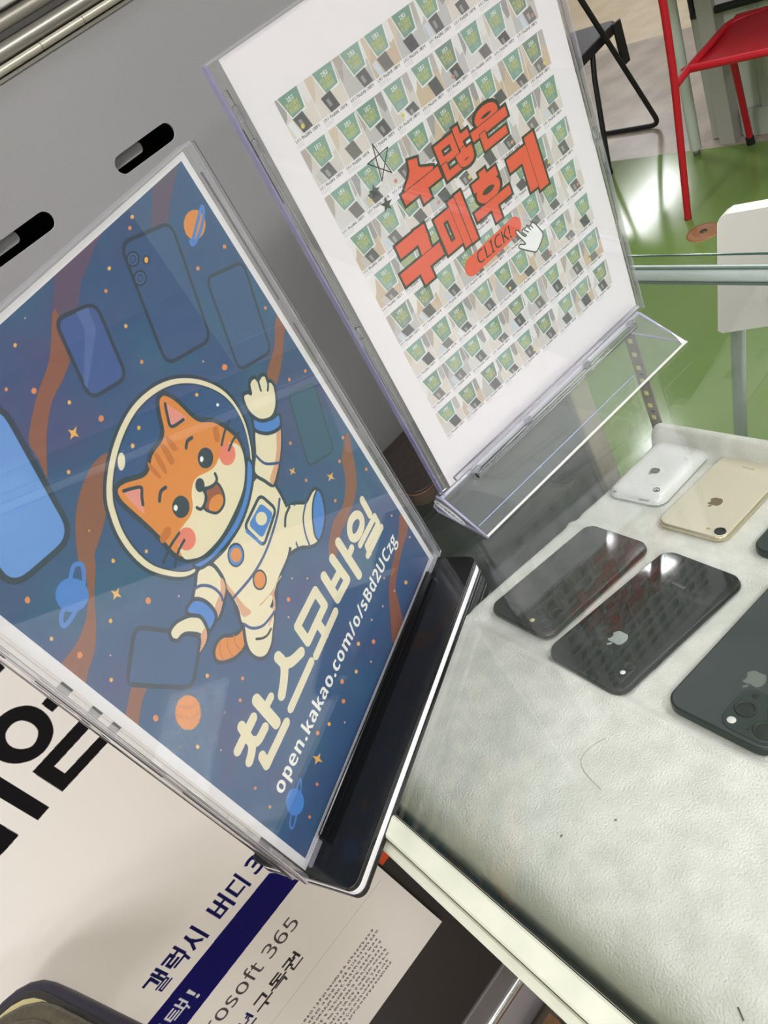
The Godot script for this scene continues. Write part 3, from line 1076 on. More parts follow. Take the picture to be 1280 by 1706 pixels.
func make_phones() -> void:
	# dark glossy phone with three lenses
	var m := mat(Color8(52, 48, 46), 0.06)
	var sd := mat(Color8(70, 64, 58), 0.2, 0.85)
	var t := phone("smartphone", "glossy dark grey phone with three lenses, nearest the black sign base", 0.274, -0.383, -0.03, 0.0714, 0.144, 0.0081, 0.0115, m, sd, 0.0035)
	logo(t, 0.0145, 0.0082, 0.016, mat(Color8(40, 37, 35), 0.2))
	for q in [[0.026, 0.060], [0.026, 0.044], [0.0125, 0.052]]:
		lens(t, Vector3(q[0] - 0.003, 0.0081, q[1] - 0.0005), 0.0052)
	flash(t, Vector3(0.0105, 0.0083, 0.0625), 0.0022, Color8(214, 206, 150))
	side_button(t, 0.0357, 0.03, 0.011, 0.0081, sd)
	# black phone with a pill shaped camera
	m = mat(Color8(26, 25, 28), 0.05)
	sd = mat(Color8(40, 40, 44), 0.2, 0.8)
	t = phone("smartphone", "shiny black phone with pale logo and two stacked lenses, beside the grey phone", 0.264, -0.299, -0.078, 0.0774, 0.1575, 0.0077, 0.0125, m, sd, 0.0034)
	logo(t, 0.0165, 0.0078, 0.034, mat(Color8(166, 174, 168), 0.3, 0.3))
	var s := st()
	slab(s, 0.0105, 0.0245, 0.0052, 0.0, 0.0012, 0.0006, 0.0001)
	part(t, "camera_bump", s, mat_cached("bump", Color8(22, 22, 24), 0.12), Vector3(0.0265, 0.0076, 0.0605))
	lens(t, Vector3(0.0265, 0.0088, 0.068), 0.0038)
	lens(t, Vector3(0.0265, 0.0088, 0.053), 0.0038)
	flash(t, Vector3(0.0265, 0.0088, 0.0605), 0.0021, Color8(240, 238, 232))
	word(t, "iPhone", 0.0125, Vector3(0, 0.0078, -0.043), mat(Color8(110, 112, 114), 0.4))
	side_button(t, 0.0387, 0.036, 0.01, 0.0077, sd)
	# slate phone with square camera field
	m = mat(Color8(60, 64, 68), 0.3)
	sd = mat(Color8(44, 48, 50), 0.28, 0.7)
	t = phone("smartphone", "slate blue-grey phone with a square three-lens camera field, cut by the picture's edge", 0.274, -0.199, -0.02, 0.0781, 0.1608, 0.0078, 0.0128, m, sd, 0.0012)
	logo(t, 0.0170, 0.0079, 0.030, mat(Color8(140, 148, 142), 0.25, 0.5))
	s = st()
	slab(s, 0.0365, 0.0385, 0.0095, 0.0, 0.0018, 0.0009, 0.0001)
	part(t, "camera_bump", s, mat(Color8(46, 54, 56), 0.22), Vector3(0.0175, 0.0077, 0.0575))
	for q in [[0.0268, 0.0668], [0.0268, 0.0478], [0.0090, 0.0573]]:
		lens(t, Vector3(q[0] + 0.0, 0.0095, q[1]), 0.0072)
	flash(t, Vector3(0.0066, 0.0096, 0.0705), 0.0030, Color8(226, 224, 218))
	s = st()
	lathe(s, [[0.0, 0.0003], [0.0022, 0.0002], [0.0024, 0.0]], Vector3.ZERO, 14)
	part(t, "scanner", s, M.black, Vector3(0.0090, 0.0095, 0.0440))
	s = st()
	lathe(s, [[0.0, 0.0003], [0.0009, 0.0]], Vector3.ZERO, 10)
	part(t, "microphone_hole", s, M.black, Vector3(0.0185, 0.0095, 0.0715))
	side_button(t, 0.0391, 0.03, 0.02, 0.0078, sd)
	# white rounded old phone
	m = mat(Color8(238, 239, 236), 0.05)
	m.clearcoat_enabled = true
	m.clearcoat_roughness = 0.02
	t = thing("smartphone", "small shiny white phone with a domed back, beside the gold phone", "phone", Vector3(0.455, tray_y(0.455) + 0.0006, -0.408), 0.0, "second-hand phones on the felt")
	var nn := Vector3(sin(deg_to_rad(SLOPE)), cos(deg_to_rad(SLOPE)), 0)
	var dd := Vector3(cos(deg_to_rad(SLOPE)), -sin(deg_to_rad(SLOPE)), 0)
	var lx := Vector3(0, 0, 1) * cos(0.07) + dd * sin(0.07)
	t.basis = Basis(lx, nn, lx.cross(nn))
	s = st()
	slab(s, 0.0621, 0.1155, 0.0125, 0.0, 0.0105, 0.0085, 0.0012, Vector3.ZERO, 1.35)
	part(t, "shell", s, m)
	s = st()
	slab(s, 0.0625, 0.1159, 0.0126, -0.0002, 0.0022, 0.0008, 0.001)
	part(t, "bezel", s, mat(Color8(190, 192, 190), 0.15, 0.8))
	logo(t, 0.0125, 0.0106, 0.014, mat(Color8(140, 142, 138), 0.15, 0.8))
	lens(t, Vector3(0.0185, 0.0100, 0.0435), 0.0034)
	s = st()
	box(s, Vector3(0.012, 0.0058, 0.0568), Vector3(0.011, 0.0022, 0.002), 0.0004)
	part(t, "volume_switch", s, mat(Color8(176, 178, 174), 0.3, 0.5))
	s = st()
	lathe(s, [[0.0, 0.0006], [0.0018, 0.0005], [0.002, 0.0]], Vector3.ZERO, 12)
	part(t, "headphone_jack", s, mat(Color8(120, 120, 118), 0.4), Vector3(-0.021, 0.0072, 0.0548))
	# gold phone
	m = mat(Color8(222, 214, 190), 0.14)
	sd = mat(Color8(206, 194, 160), 0.22, 0.55)
	t = phone("smartphone", "pale gold phone with one round lens, behind the black phone", 0.442, -0.330, 0.016, 0.0673, 0.1384, 0.0073, 0.0112, m, sd, 0.0033)
	logo(t, 0.0145, 0.0074, 0.022, mat(Color8(152, 136, 104), 0.2, 0.6))
	lens(t, Vector3(0.0255, 0.0073, 0.0605), 0.0050)
	flash(t, Vector3(0.0145, 0.0073, 0.0608), 0.0019, Color8(196, 172, 132))
	word(t, "iPhone", 0.0115, Vector3(0, 0.0074, -0.040), mat(Color8(176, 166, 138), 0.4))
	# dark phone at the picture's edge
	m = mat(Color8(50, 56, 60), 0.2)
	sd = mat(Color8(36, 40, 44), 0.28, 0.6)
	t = phone("smartphone", "dark slate phone with only its corner in view, beside the gold phone", 0.446, -0.238, 0.03, 0.0715, 0.1467, 0.0078, 0.0125, m, sd, 0.0014)
	logo(t, 0.0155, 0.0079, 0.024, mat(Color8(120, 128, 124), 0.25, 0.5))
	s = st()
	slab(s, 0.030, 0.031, 0.0082, 0.0, 0.0016, 0.0008, 0.0001)
	part(t, "camera_bump", s, mat(Color8(40, 46, 50), 0.2), Vector3(0.0165, 0.0077, 0.0545))
	for q in [[0.0095, 0.0615], [0.0235, 0.0475]]:
		lens(t, Vector3(q[0], 0.0093, q[1]), 0.0062)

func word(parent: Node3D, t: String, width: float, at: Vector3, m: Material) -> void:
	var tm := TextMesh.new()
	var f := SystemFont.new()
	f.font_names = PackedStringArray(["Droid Sans"])
	tm.font = f
	tm.text = t
	tm.font_size = 32
	tm.pixel_size = 0.001
	tm.depth = 0.006
	var o := part_mesh(parent, "lettering", tm, m, at)
	var k := width / tm.get_aabb().size.x
	# laid flat, its top towards the camera end of the phone
	o.basis = Basis(Vector3.LEFT, Vector3.BACK, Vector3.UP).scaled_local(Vector3(k, k, 0.03))

# ---------------------------------------------------------------- the grey cabinet at the end of the counter
func slot_cut(x: float, y: float, l: float, h: float) -> CSGPolygon3D:
	var p := PackedVector2Array()
	for k in 2:
		for i in 9:
			var a := -PI / 2 + k * PI + i / 8.0 * PI
			p.append(Vector2((1 - 2 * k) * (l * 0.5 - h * 0.5) + cos(a) * h * 0.5, sin(a) * h * 0.5))
	var c := CSGPolygon3D.new()
	c.polygon = p
	c.depth = 0.02
	c.operation = CSGShape3D.OPERATION_SUBTRACTION
	c.position = Vector3(x, y, 0.01)
	return c

func make_cabinet() -> void:
	var b := Vector3(-0.27, 0, -0.7)
	var t := thing("steel_cabinet", "grey steel cabinet with hand slots and aluminium top edge behind the signs", "cabinet", b)
	var panel := CSGBox3D.new()
	panel.name = "slotted_panel"
	panel.size = Vector3(1.46, 0.368, 0.0016)
	panel.material = M.grey
	panel.position = Vector3(-0.265, 1.125, -0.5008) - b
	t.add_child(panel)
	var s := st()
	for k in 7:
		var x := 0.2085 - 0.099 * k
		if k < 2 or k > 4:
			var c := slot_cut(x + 0.265, 1.2425 - 1.125, 0.048, 0.0112)
			c.name = "slot_%d" % k
			panel.add_child(c)
	var tabs := st()
	slab(tabs, 0.029, 0.0075, 0.003, -0.0005, 0.0005, 0.0002)
	var tab_mesh := done(tabs)
	for k in 7:
		if k < 2 or k > 4:
			part_mesh(t, "lock_tab", tab_mesh, M.grey, Vector3(0.2085 - 0.099 * k - 0.0125, 1.2446, -0.5085) - b, Vector3(PI / 2, 0, 0))
	# hollow body behind the slotted panel
	for a in [["back_sheet", Vector3(-0.265, 1.13, -0.729), Vector3(1.45, 0.37, 0.002)], ["side_sheet", Vector3(-0.989, 1.13, -0.615), Vector3(0.002, 0.37, 0.226)], ["side_sheet", Vector3(0.459, 1.13, -0.615), Vector3(0.002, 0.37, 0.226)], ["top_sheet", Vector3(-0.265, 1.3135, -0.617), Vector3(1.45, 0.002, 0.226)], ["shelf_sheet", Vector3(-0.265, 0.946, -0.617), Vector3(1.45, 0.006, 0.226)]]:
		s = st()
		box(s, a[1], a[2], 0.0003)
		part(t, a[0], s, M.grey, -b)
	s = st()
	box(s, Vector3(-0.265, 0.58, -0.62), Vector3(1.45, 0.72, 0.23))
	part(t, "lower_door", s, mat(Color8(43, 39, 38), 0.5), -b)
	s = st()
	box(s, Vector3(-0.265, 0.19, -0.615), Vector3(1.45, 0.056, 0.225))
	part(t, "kick_strip", s, mat(Color8(118, 114, 114), 0.4), -b)
	s = st()
	tube(s, [Vector3(-0.98, 0.156, -0.503), Vector3(0.44, 0.156, -0.503)], 0.008, 14)
	part(t, "chrome_bar", s, M.chrome, -b)
	s = st()
	box(s, Vector3(-0.265, 0.072, -0.63), Vector3(1.44, 0.144, 0.225))
	part(t, "plinth", s, mat(Color8(176, 170, 172), 0.5), -b)
	s = st()
	box(s, Vector3(0.477, 0.66, -0.60), Vector3(0.029, 1.30, 0.20))
	part(t, "side_post", s, mat(Color8(172, 164, 140), 0.5), -b)
	s = st()
	box(s, Vector3(0.24, 0.945, -0.4840), Vector3(0.44, 0.012, 0.0300), 0.002)
	part(t, "ledge", s, M.brown, -b)
	# piano hinge: a leaf and its knuckles, then the aluminium profile above
	s = st()
	box(s, Vector3(-0.265, 1.3098, -0.4996), Vector3(1.46, 0.0022, 0.0012), 0.0003)
	part(t, "hinge_leaf", s, M.alu, -b)
	s = st()
	var kn := [Vector3(-0.0151, 0, 0), Vector3(-0.0148, 0, 0), Vector3(0.0148, 0, 0), Vector3(0.0151, 0, 0)]
	tube(s, kn, 0.0022, 12)
	var knuckle := done(s)
	for k in 48:
		part_mesh(t, "hinge_knuckle", knuckle, mat_cached("knuckle", Color8(196, 190, 174), 0.35, 0.5), Vector3(0.4485 - k * 0.0306, 1.3135, -0.4982) - b)
	s = st()
	tube(s, [Vector3(-0.99, 1.3202, -0.5025), Vector3(0.46, 1.3202, -0.5025)], 0.0046, 16)
	part(t, "round_profile", s, M.alu, -b)
	s = st()
	box(s, Vector3(-0.265, 1.3262, -0.506), Vector3(1.45, 0.003, 0.01), 0.0004)
	part(t, "dark_gasket", s, mat(Color8(60, 58, 54), 0.6), -b)
	s = st()
	tube(s, [Vector3(-0.99, 1.3314, -0.505), Vector3(0.46, 1.3314, -0.505)], 0.0044, 16)
	part(t, "flat_profile", s, mat(Color8(150, 145, 134), 0.4, 0.6), -b)
	s = st()
	box(s, Vector3(-0.265, 1.47, -0.62), Vector3(1.45, 0.268, 0.234))
	part(t, "upper_door", s, M.grey, -b)
	s = st()
	box(s, Vector3(-0.265, 1.3395, -0.5015), Vector3(1.45, 0.006, 0.004), 0.0006)
	part(t, "door_edge", s, mat(Color8(206, 202, 198), 0.35, 0.3), -b)
	s = st()
	box(s, Vector3(0, 0, 0), Vector3(0.014, 0.024, 0.001), 0.0003)
	single("orange_sticker", "small orange sticker on the dark door beside the white poster", "sticker", s, mat(Color8(226, 84, 36), 0.5), Vector3(-0.0125, 0.586, -0.5042))

func make_poster_board() -> void:
	var t := thing("shop_poster", "large white poster with black letters and a blue band under the astronaut sign", "poster", Vector3(-0.78, 0.42, -0.4985))
	var s := st()
	box(s, Vector3(0.379, 0.36, -0.0002), Vector3(0.758, 0.72, 0.0008), 0.0002)
	part(t, "sheet", s, M.paper)
	var pm := print_material(board_print(), 0.5)
	pm.metallic_specular = 0.25
	part_mesh(t, "print", sheet_mesh(0.758, 0.72, 0.0004), pm)

# ---------------------------------------------------------------- sign stands
func ellipse_ring(s: SurfaceTool, c: Vector3, ry: float, rz: float, tilt: float, r: float) -> void:
	var p := []
	for k in 29:
		var a := TAU * k / 28.0
		var q := Vector2(rz * cos(a), ry * sin(a)).rotated(tilt)
		p.append(c + Vector3(0, q.y, q.x))
	tube(s, p, r, 6)

func make_astronaut_sign() -> void:
	var yaw := deg_to_rad(22.9)
	var lean := deg_to_rad(0.9)
	var at := Vector3(-0.037, GLASS, -0.268)
	var t := thing("acrylic_sign_stand", "clear acrylic sign stand on a black and white layered base", "sign stand", at, yaw)
	var by := 0.0122
	# layered base plate
	var cx := 0.104
	var cz := -0.0025
	for a in [["base_bottom", 0.0, 0.0035, M.black, 0.0], ["base_middle", 0.0036, 0.0086, mat(Color8(240, 238, 242), 0.35), 0.0004], ["base_top", 0.0087, by, M.black, 0.0]]:
		var s := st()
		slab(s, 0.214 - a[4] * 2, 0.071 - a[4] * 2, 0.006, a[1], a[2], 0.0006, 0.0003, Vector3(cx, 0, cz))
		part(t, a[0], s, a[3])
	# holder
	var w := 0.21
	var h := 0.2868
	var up := Vector3(lean, 0, 0)
	var o := Vector3(0, 0.0124, 0)
	var f := st()
	box(f, Vector3(w * 0.5, h * 0.5, 0.0024), Vector3(w + 0.009, h + 0.004, 0.0018), 0.0004)
	part(t, "front_pane", f, M.acrylic, o, up)
	f = st()
	box(f, Vector3(w * 0.5, h * 0.5, -0.0030), Vector3(w + 0.009, h + 0.004, 0.0018), 0.0004)
	part(t, "back_pane", f, M.acrylic, o, up)
	for side in [-1, 1]:
		var x: float = w * 0.5 + side * (w * 0.5 + 0.0034)
		f = st()
		box(f, Vector3(x, h * 0.5, -0.0008), Vector3(0.0030, h + 0.004, 0.0095), 0.0006)
		var e := part(t, "side_wall", f, M.acrylic_edge, o, up)
		f = st()
		tube(f, [Vector3(x + side * 0.0018, 0, 0.0036), Vector3(x + side * 0.0018, h + 0.001, 0.0036)], 0.0011, 8)
		part(e, "corner_bead", f, M.clear)
		f = st()
		tube(f, [Vector3(x + side * 0.0018, 0, -0.0055), Vector3(x + side * 0.0018, h + 0.001, -0.0055)], 0.0011, 8)
		part(e, "corner_bead", f, M.clear)
		for q in [[0.02, 0.10], [0.115, 0.19], [0.205, 0.275]]:
			f = st()
			tube(f, [Vector3(x + side * 0.0016, q[0], -0.0012), Vector3(x + side * 0.0016, q[1], -0.0012)], 0.0006, 6)
			part(e, "moulded_slit", f, mat_cached("slit", Color8(70, 68, 70), 0.3))
	f = st()
	box(f, Vector3(w * 0.5, h + 0.0016, 0.0002), Vector3(w + 0.008, 0.0012, 0.007), 0.0003)
	part(t, "top_edge", f, M.acrylic_edge, o, up)
	f = st()
	box(f, Vector3(w * 0.5, 0.004, 0.0046), Vector3(w * 0.84, 0.0055, 0.0018), 0.0005)
	part(t, "foot_rail", f, M.black, o, up)
	for side in [-1, 1]:
		f = st()
		box(f, Vector3(w * 0.5 + side * (w * 0.46), 0.0045, 0.0044), Vector3(0.014, 0.005, 0.0024), 0.0006)
		part(t, "foot_clip", f, M.acrylic_edge, o, up)
	# the printed sheet in the holder
	var p := thing("astronaut_poster", "blue printed sheet with a cartoon cat astronaut among floating phones", "poster", at, yaw)
	var s := st()
	box(s, Vector3(w * 0.5, h * 0.5, -0.0001), Vector3(w, h, 0.0003), 0.0001)
	part(p, "sheet", s, M.paper, o, up)
	part_mesh(p, "print", sheet_mesh(w, h, 0.0003), print_material(astronaut_print(), 0.45), o, up)

func make_review_sign() -> void:
	var yaw := deg_to_rad(-6.75)
	var up := Vector3(deg_to_rad(2.1), 0, 0)
	var at := Vector3(0.2083, GLASS, -0.373)
	var w := 0.21
	var h := 0.295
	var o := Vector3(0, 0.0238, 0)
	var t := thing("acrylic_sign_stand", "tall clear acrylic sign stand with a hollow wedge foot", "sign stand", at, yaw)
	var s := st()
	box(s, Vector3(w * 0.5 - 0.0015, h * 0.5, 0.0020), Vector3(w + 0.015, h + 0.003, 0.0016), 0.0004)
	part(t, "front_pane", s, M.acrylic, o, up)
	s = st()
	box(s, Vector3(w * 0.5 - 0.0015, h * 0.5, -0.0026), Vector3(w + 0.015, h + 0.003, 0.0016), 0.0004)
	part(t, "back_pane", s, M.acrylic, o, up)
	for side in [-1, 1]:
		var x: float = w * 0.5 - 0.0015 + side * (w * 0.5 + 0.0066)
		s = st()
		box(s, Vector3(x, h * 0.5, -0.0004), Vector3(0.0012, h + 0.003, 0.0066), 0.0004)
		var e := part(t, "side_wall", s, pane(Color8(160, 156, 205), 0.45, 0.05) if side < 0 else pane(Color8(190, 190, 198), 0.3, 0.05), o, up)
		s = st()
		tube(s, [Vector3(x - side * 0.0036, 0.004, 0.0006), Vector3(x - side * 0.0036, h - 0.012, 0.0006)], 0.0010, 8)
		part(e, "inner_bead", s, M.clear)
		s = st()
		for q in [[0.012, 0.06], [0.075, 0.13], [0.15, 0.20], [0.225, 0.265]]:
			box(s, Vector3(x - side * 0.0018, (q[0] + q[1]) * 0.5, 0.0), Vector3(0.0007, q[1] - q[0], 0.0010), 0.0001)
		part(e, "moulded_slit", s, mat_cached("slit", Color8(70, 68, 70), 0.3))
		s = st()
		for y in [0.272, 0.255, 0.14]:
			slab(s, 0.0034, 0.0026, 0.0008, y - 0.004, y + 0.004, 0.0006, -1, Vector3(x - side * 0.0034, 0, 0.0022))
		part(e, "moulded_stud", s, M.clear)
	s = st()
	box(s, Vector3(w * 0.5 - 0.0015, h + 0.0012, 0), Vector3(w + 0.015, 0.0012, 0.0062), 0.0003)
	part(t, "top_edge", s, M.acrylic_edge, o, up)
	# hollow wedge foot: sloping front sheet, short back sheet, two end cheeks
	var x0 := -0.0110
	var x1 := 0.2085
	var front := Vector2(0.0405, 0.0008)
	var ridge := Vector2(0.0015, 0.0220)
	var back := Vector2(-0.0200, 0.0010)
	for a in [["slope_front", ridge, front], ["slope_back", ridge + Vector2(-0.006, 0), back]]:
		var p0: Vector2 = a[1]
		var p1: Vector2 = a[2]
		var mid := (p0 + p1) * 0.5
		s = st()
		box(s, Vector3.ZERO, Vector3(x1 - x0, 0.0018, p0.distance_to(p1)), 0.0004)
		part(t, a[0], s, pane(Color8(225, 232, 236), 0.07), Vector3((x0 + x1) * 0.5, mid.y, mid.x), Vector3(atan2(p0.y - p1.y, p1.x - p0.x), 0, 0))
	for x in [x0, x1]:
		s = st()
		var tri_p := PackedVector2Array([Vector2(front.x, 0.0006), Vector2(ridge.x + 0.002, 0.0218), Vector2(-0.0045, 0.0218), Vector2(back.x, 0.0045), Vector2(back.x + 0.003, 0.0006)])
		plate(s, tri_p, -0.0009, 0.0009, Transform3D(Basis(Vector3.BACK, Vector3.UP, Vector3.LEFT), Vector3(x, 0, 0)))
		var e := part(t, "end_cheek", s, pane(Color8(225, 228, 236), 0.06))
		s = st()
		var path := []
		for q in tri_p:
			path.append(Vector3(x, q.y, q.x))
		path.append(path[0])
		tube(s, path, 0.0010, 8)
		part(e, "cheek_rim", s, pane(Color8(205, 200, 232), 0.5, 0.05))
		if x == x0:
			s = st()
			ellipse_ring(s, Vector3(x - 0.0012, 0.0098, 0.004), 0.0045, 0.0155, -0.36, 0.0004)
			ellipse_ring(s, Vector3(x - 0.0012, 0.0098, 0.004), 0.0026, 0.0110, -0.36, 0.0003)
			for k in 4:
				box(s, Vector3(x - 0.0012, 0.0102 - k * 0.0012 + 0.0016, -0.002 + k * 0.004), Vector3(0.0004, 0.0022, 0.0008), 0.0001)
			part(e, "moulded_emblem", s, pane(Color8(235, 235, 240), 0.55, 0.1))
	s = st()
	tube(s, [Vector3(x0, front.y + 0.0008, front.x), Vector3(x1, front.y + 0.0008, front.x)], 0.0010, 8)
	part(t, "front_edge", s, pane(Color8(232, 230, 226), 0.75, 0.08))
	s = st()
	tube(s, [Vector3(x0 + 0.002, front.y + 0.0055, front.x - 0.0085), Vector3(x1 - 0.05, front.y + 0.0055, front.x - 0.0085)], 0.0005, 6)
	part(t, "inner_seam", s, pane(Color8(170, 182, 214), 0.5, 0.08))
	s = st()
	tube(s, [Vector3(x0, 0.0222, 0.001), Vector3(x1, 0.0222, 0.001)], 0.0016, 10)
	part(t, "ridge_edge", s, pane(Color8(220, 220, 232), 0.4, 0.05))
	# clip rail that grips the sheet
	s = st()
	tube(s, [Vector3(0.004, 0.0300, 0.0052), Vector3(0.206, 0.0300, 0.0052)], 0.0020, 12)
	part(t, "clip_rail", s, M.clear)
	s = st()
	box(s, Vector3(0.106, 0.0262, 0.0072), Vector3(0.178, 0.0042, 0.0034), 0.001)
	part(t, "clip_bar", s, pane(Color8(208, 208, 216), 0.45, 0.05))
	s = st()
	tube(s, [Vector3(0.018, 0.0225, 0.0105), Vector3(0.194, 0.0225, 0.0105)], 0.0024, 12)
	part(t, "clip_rail", s, M.clear)
	s = st()
	for x in [0.02, 0.075, 0.14, 0.19]:
		slab(s, 0.006, 0.004, 0.001, 0.0240, 0.0285, 0.0008, -1, Vector3(x, 0, 0.0092))
	part(t, "clip_stud", s, M.clear)
	var p := thing("review_poster", "white printed sheet of small review pictures under bold red Korean words", "poster", at, yaw)
	s = st()
	box(s, Vector3(w * 0.5, h * 0.5, -0.0001), Vector3(w, h, 0.0003), 0.0001)
	part(p, "sheet", s, M.paper, o, up)
	part_mesh(p, "print", sheet_mesh(w, h, 0.0003), print_material(review_print(), 0.45), o, up)

# ---------------------------------------------------------------- things on and under the counter
func make_small_things() -> void:
	# dark brown case with a copper edge
	var t := thing("leather_case", "flat dark brown case with a copper edge line lying between the two signs", "case", Vector3(0.292, GLASS, -0.4335))
	var s := st()
	slab(s, 0.19, 0.062, 0.014, 0.0003, 0.0118, 0.0012, 0.0015)
	part(t, "tray", s, grained(22, Color8(58, 46, 37), Color8(80, 62, 48), 0.1, 0.5, 0.03))
	s = st()
	slab(s, 0.1908, 0.0628, 0.0144, 0.0119, 0.0127, 0.0004)
	part(t, "copper_line", s, M.copper)
	s = st()
	slab(s, 0.1894, 0.0614, 0.0138, 0.0128, 0.0150, 0.0010, 0.0002)
	part(t, "lid", s, M.brown)
	# stool by the poster: shell, band, cushion, pole and foot
	var yaw := deg_to_rad(24.0)
	var c := Vector3(-0.282, 0, -0.304)
	t = thing("bar_stool", "tall stool with olive cushion, cream band and dark purple rim by the poster", "stool", c, yaw)
	s = st()
	slab(s, 0.240, 0.240, 0.042, 0.872, 0.9, 0.004, 0.006)
	part(t, "seat_shell", s, mat(Color8(26, 20, 44), 0.5))
	s = st()
	slab(s, 0.227, 0.227, 0.037, 0.896, 0.9012, 0.001)
	part(t, "gasket", s, mat(Color8(16, 15, 18), 0.4))
	s = st()
	slab(s, 0.218, 0.218, 0.034, 0.9000, 0.9028, 0.0015)
	part(t, "cream_band", s, mat(Color8(206, 194, 140), 0.55))
	s = st()
	slab(s, 0.221, 0.221, 0.056, 0.9025, 0.9105, 0.005, 0.0004)
	var cu := part(t, "cushion", s, grained(51, Color8(62, 57, 40), Color8(78, 72, 51), 0.2, 0.36, 0.02, 0.03, 0.05))
	s = st()
	slab(s, 0.203, 0.203, 0.050, 0.9060, 0.9125, 0.003)
	part(cu, "cushion_top", s, grained(52, Color8(62, 57, 40), Color8(78, 72, 51), 0.2, 0.36, 0.02, 0.03, 0.05))
	s = st()
	tube(s, [Vector3(0, 0.02, 0), Vector3(0, 0.88, 0)], 0.024, 20)
	part(t, "pole", s, M.chrome)
	s = st()
	lathe(s, [[0.0, 0.03], [0.03, 0.03], [0.10, 0.018], [0.13, 0.008], [0.13, 0.0]], Vector3.ZERO, 36)
	part(t, "foot_disc", s, M.chrome)
	# carton under the counter's edge
	t = thing("carton", "small brown carton on the floor below the cream rail", "box", Vector3(-0.083, 0, -0.425))
	s = st()
	box(s, Vector3(0, 0.028, 0), Vector3(0.13, 0.056, 0.12), 0.001)
	part(t, "box_body", s, grained(61, Color8(120, 88, 58), Color8(138, 102, 68), 0.2, 0.8))
	s = st()
	box(s, Vector3(0, 0.0572, -0.030), Vector3(0.131, 0.0016, 0.059), 0.0004)
	box(s, Vector3(0, 0.0572, 0.031), Vector3(0.131, 0.0016, 0.059), 0.0004)
	part(t, "flap", s, grained(62, Color8(126, 92, 60), Color8(142, 106, 70), 0.2, 0.8))

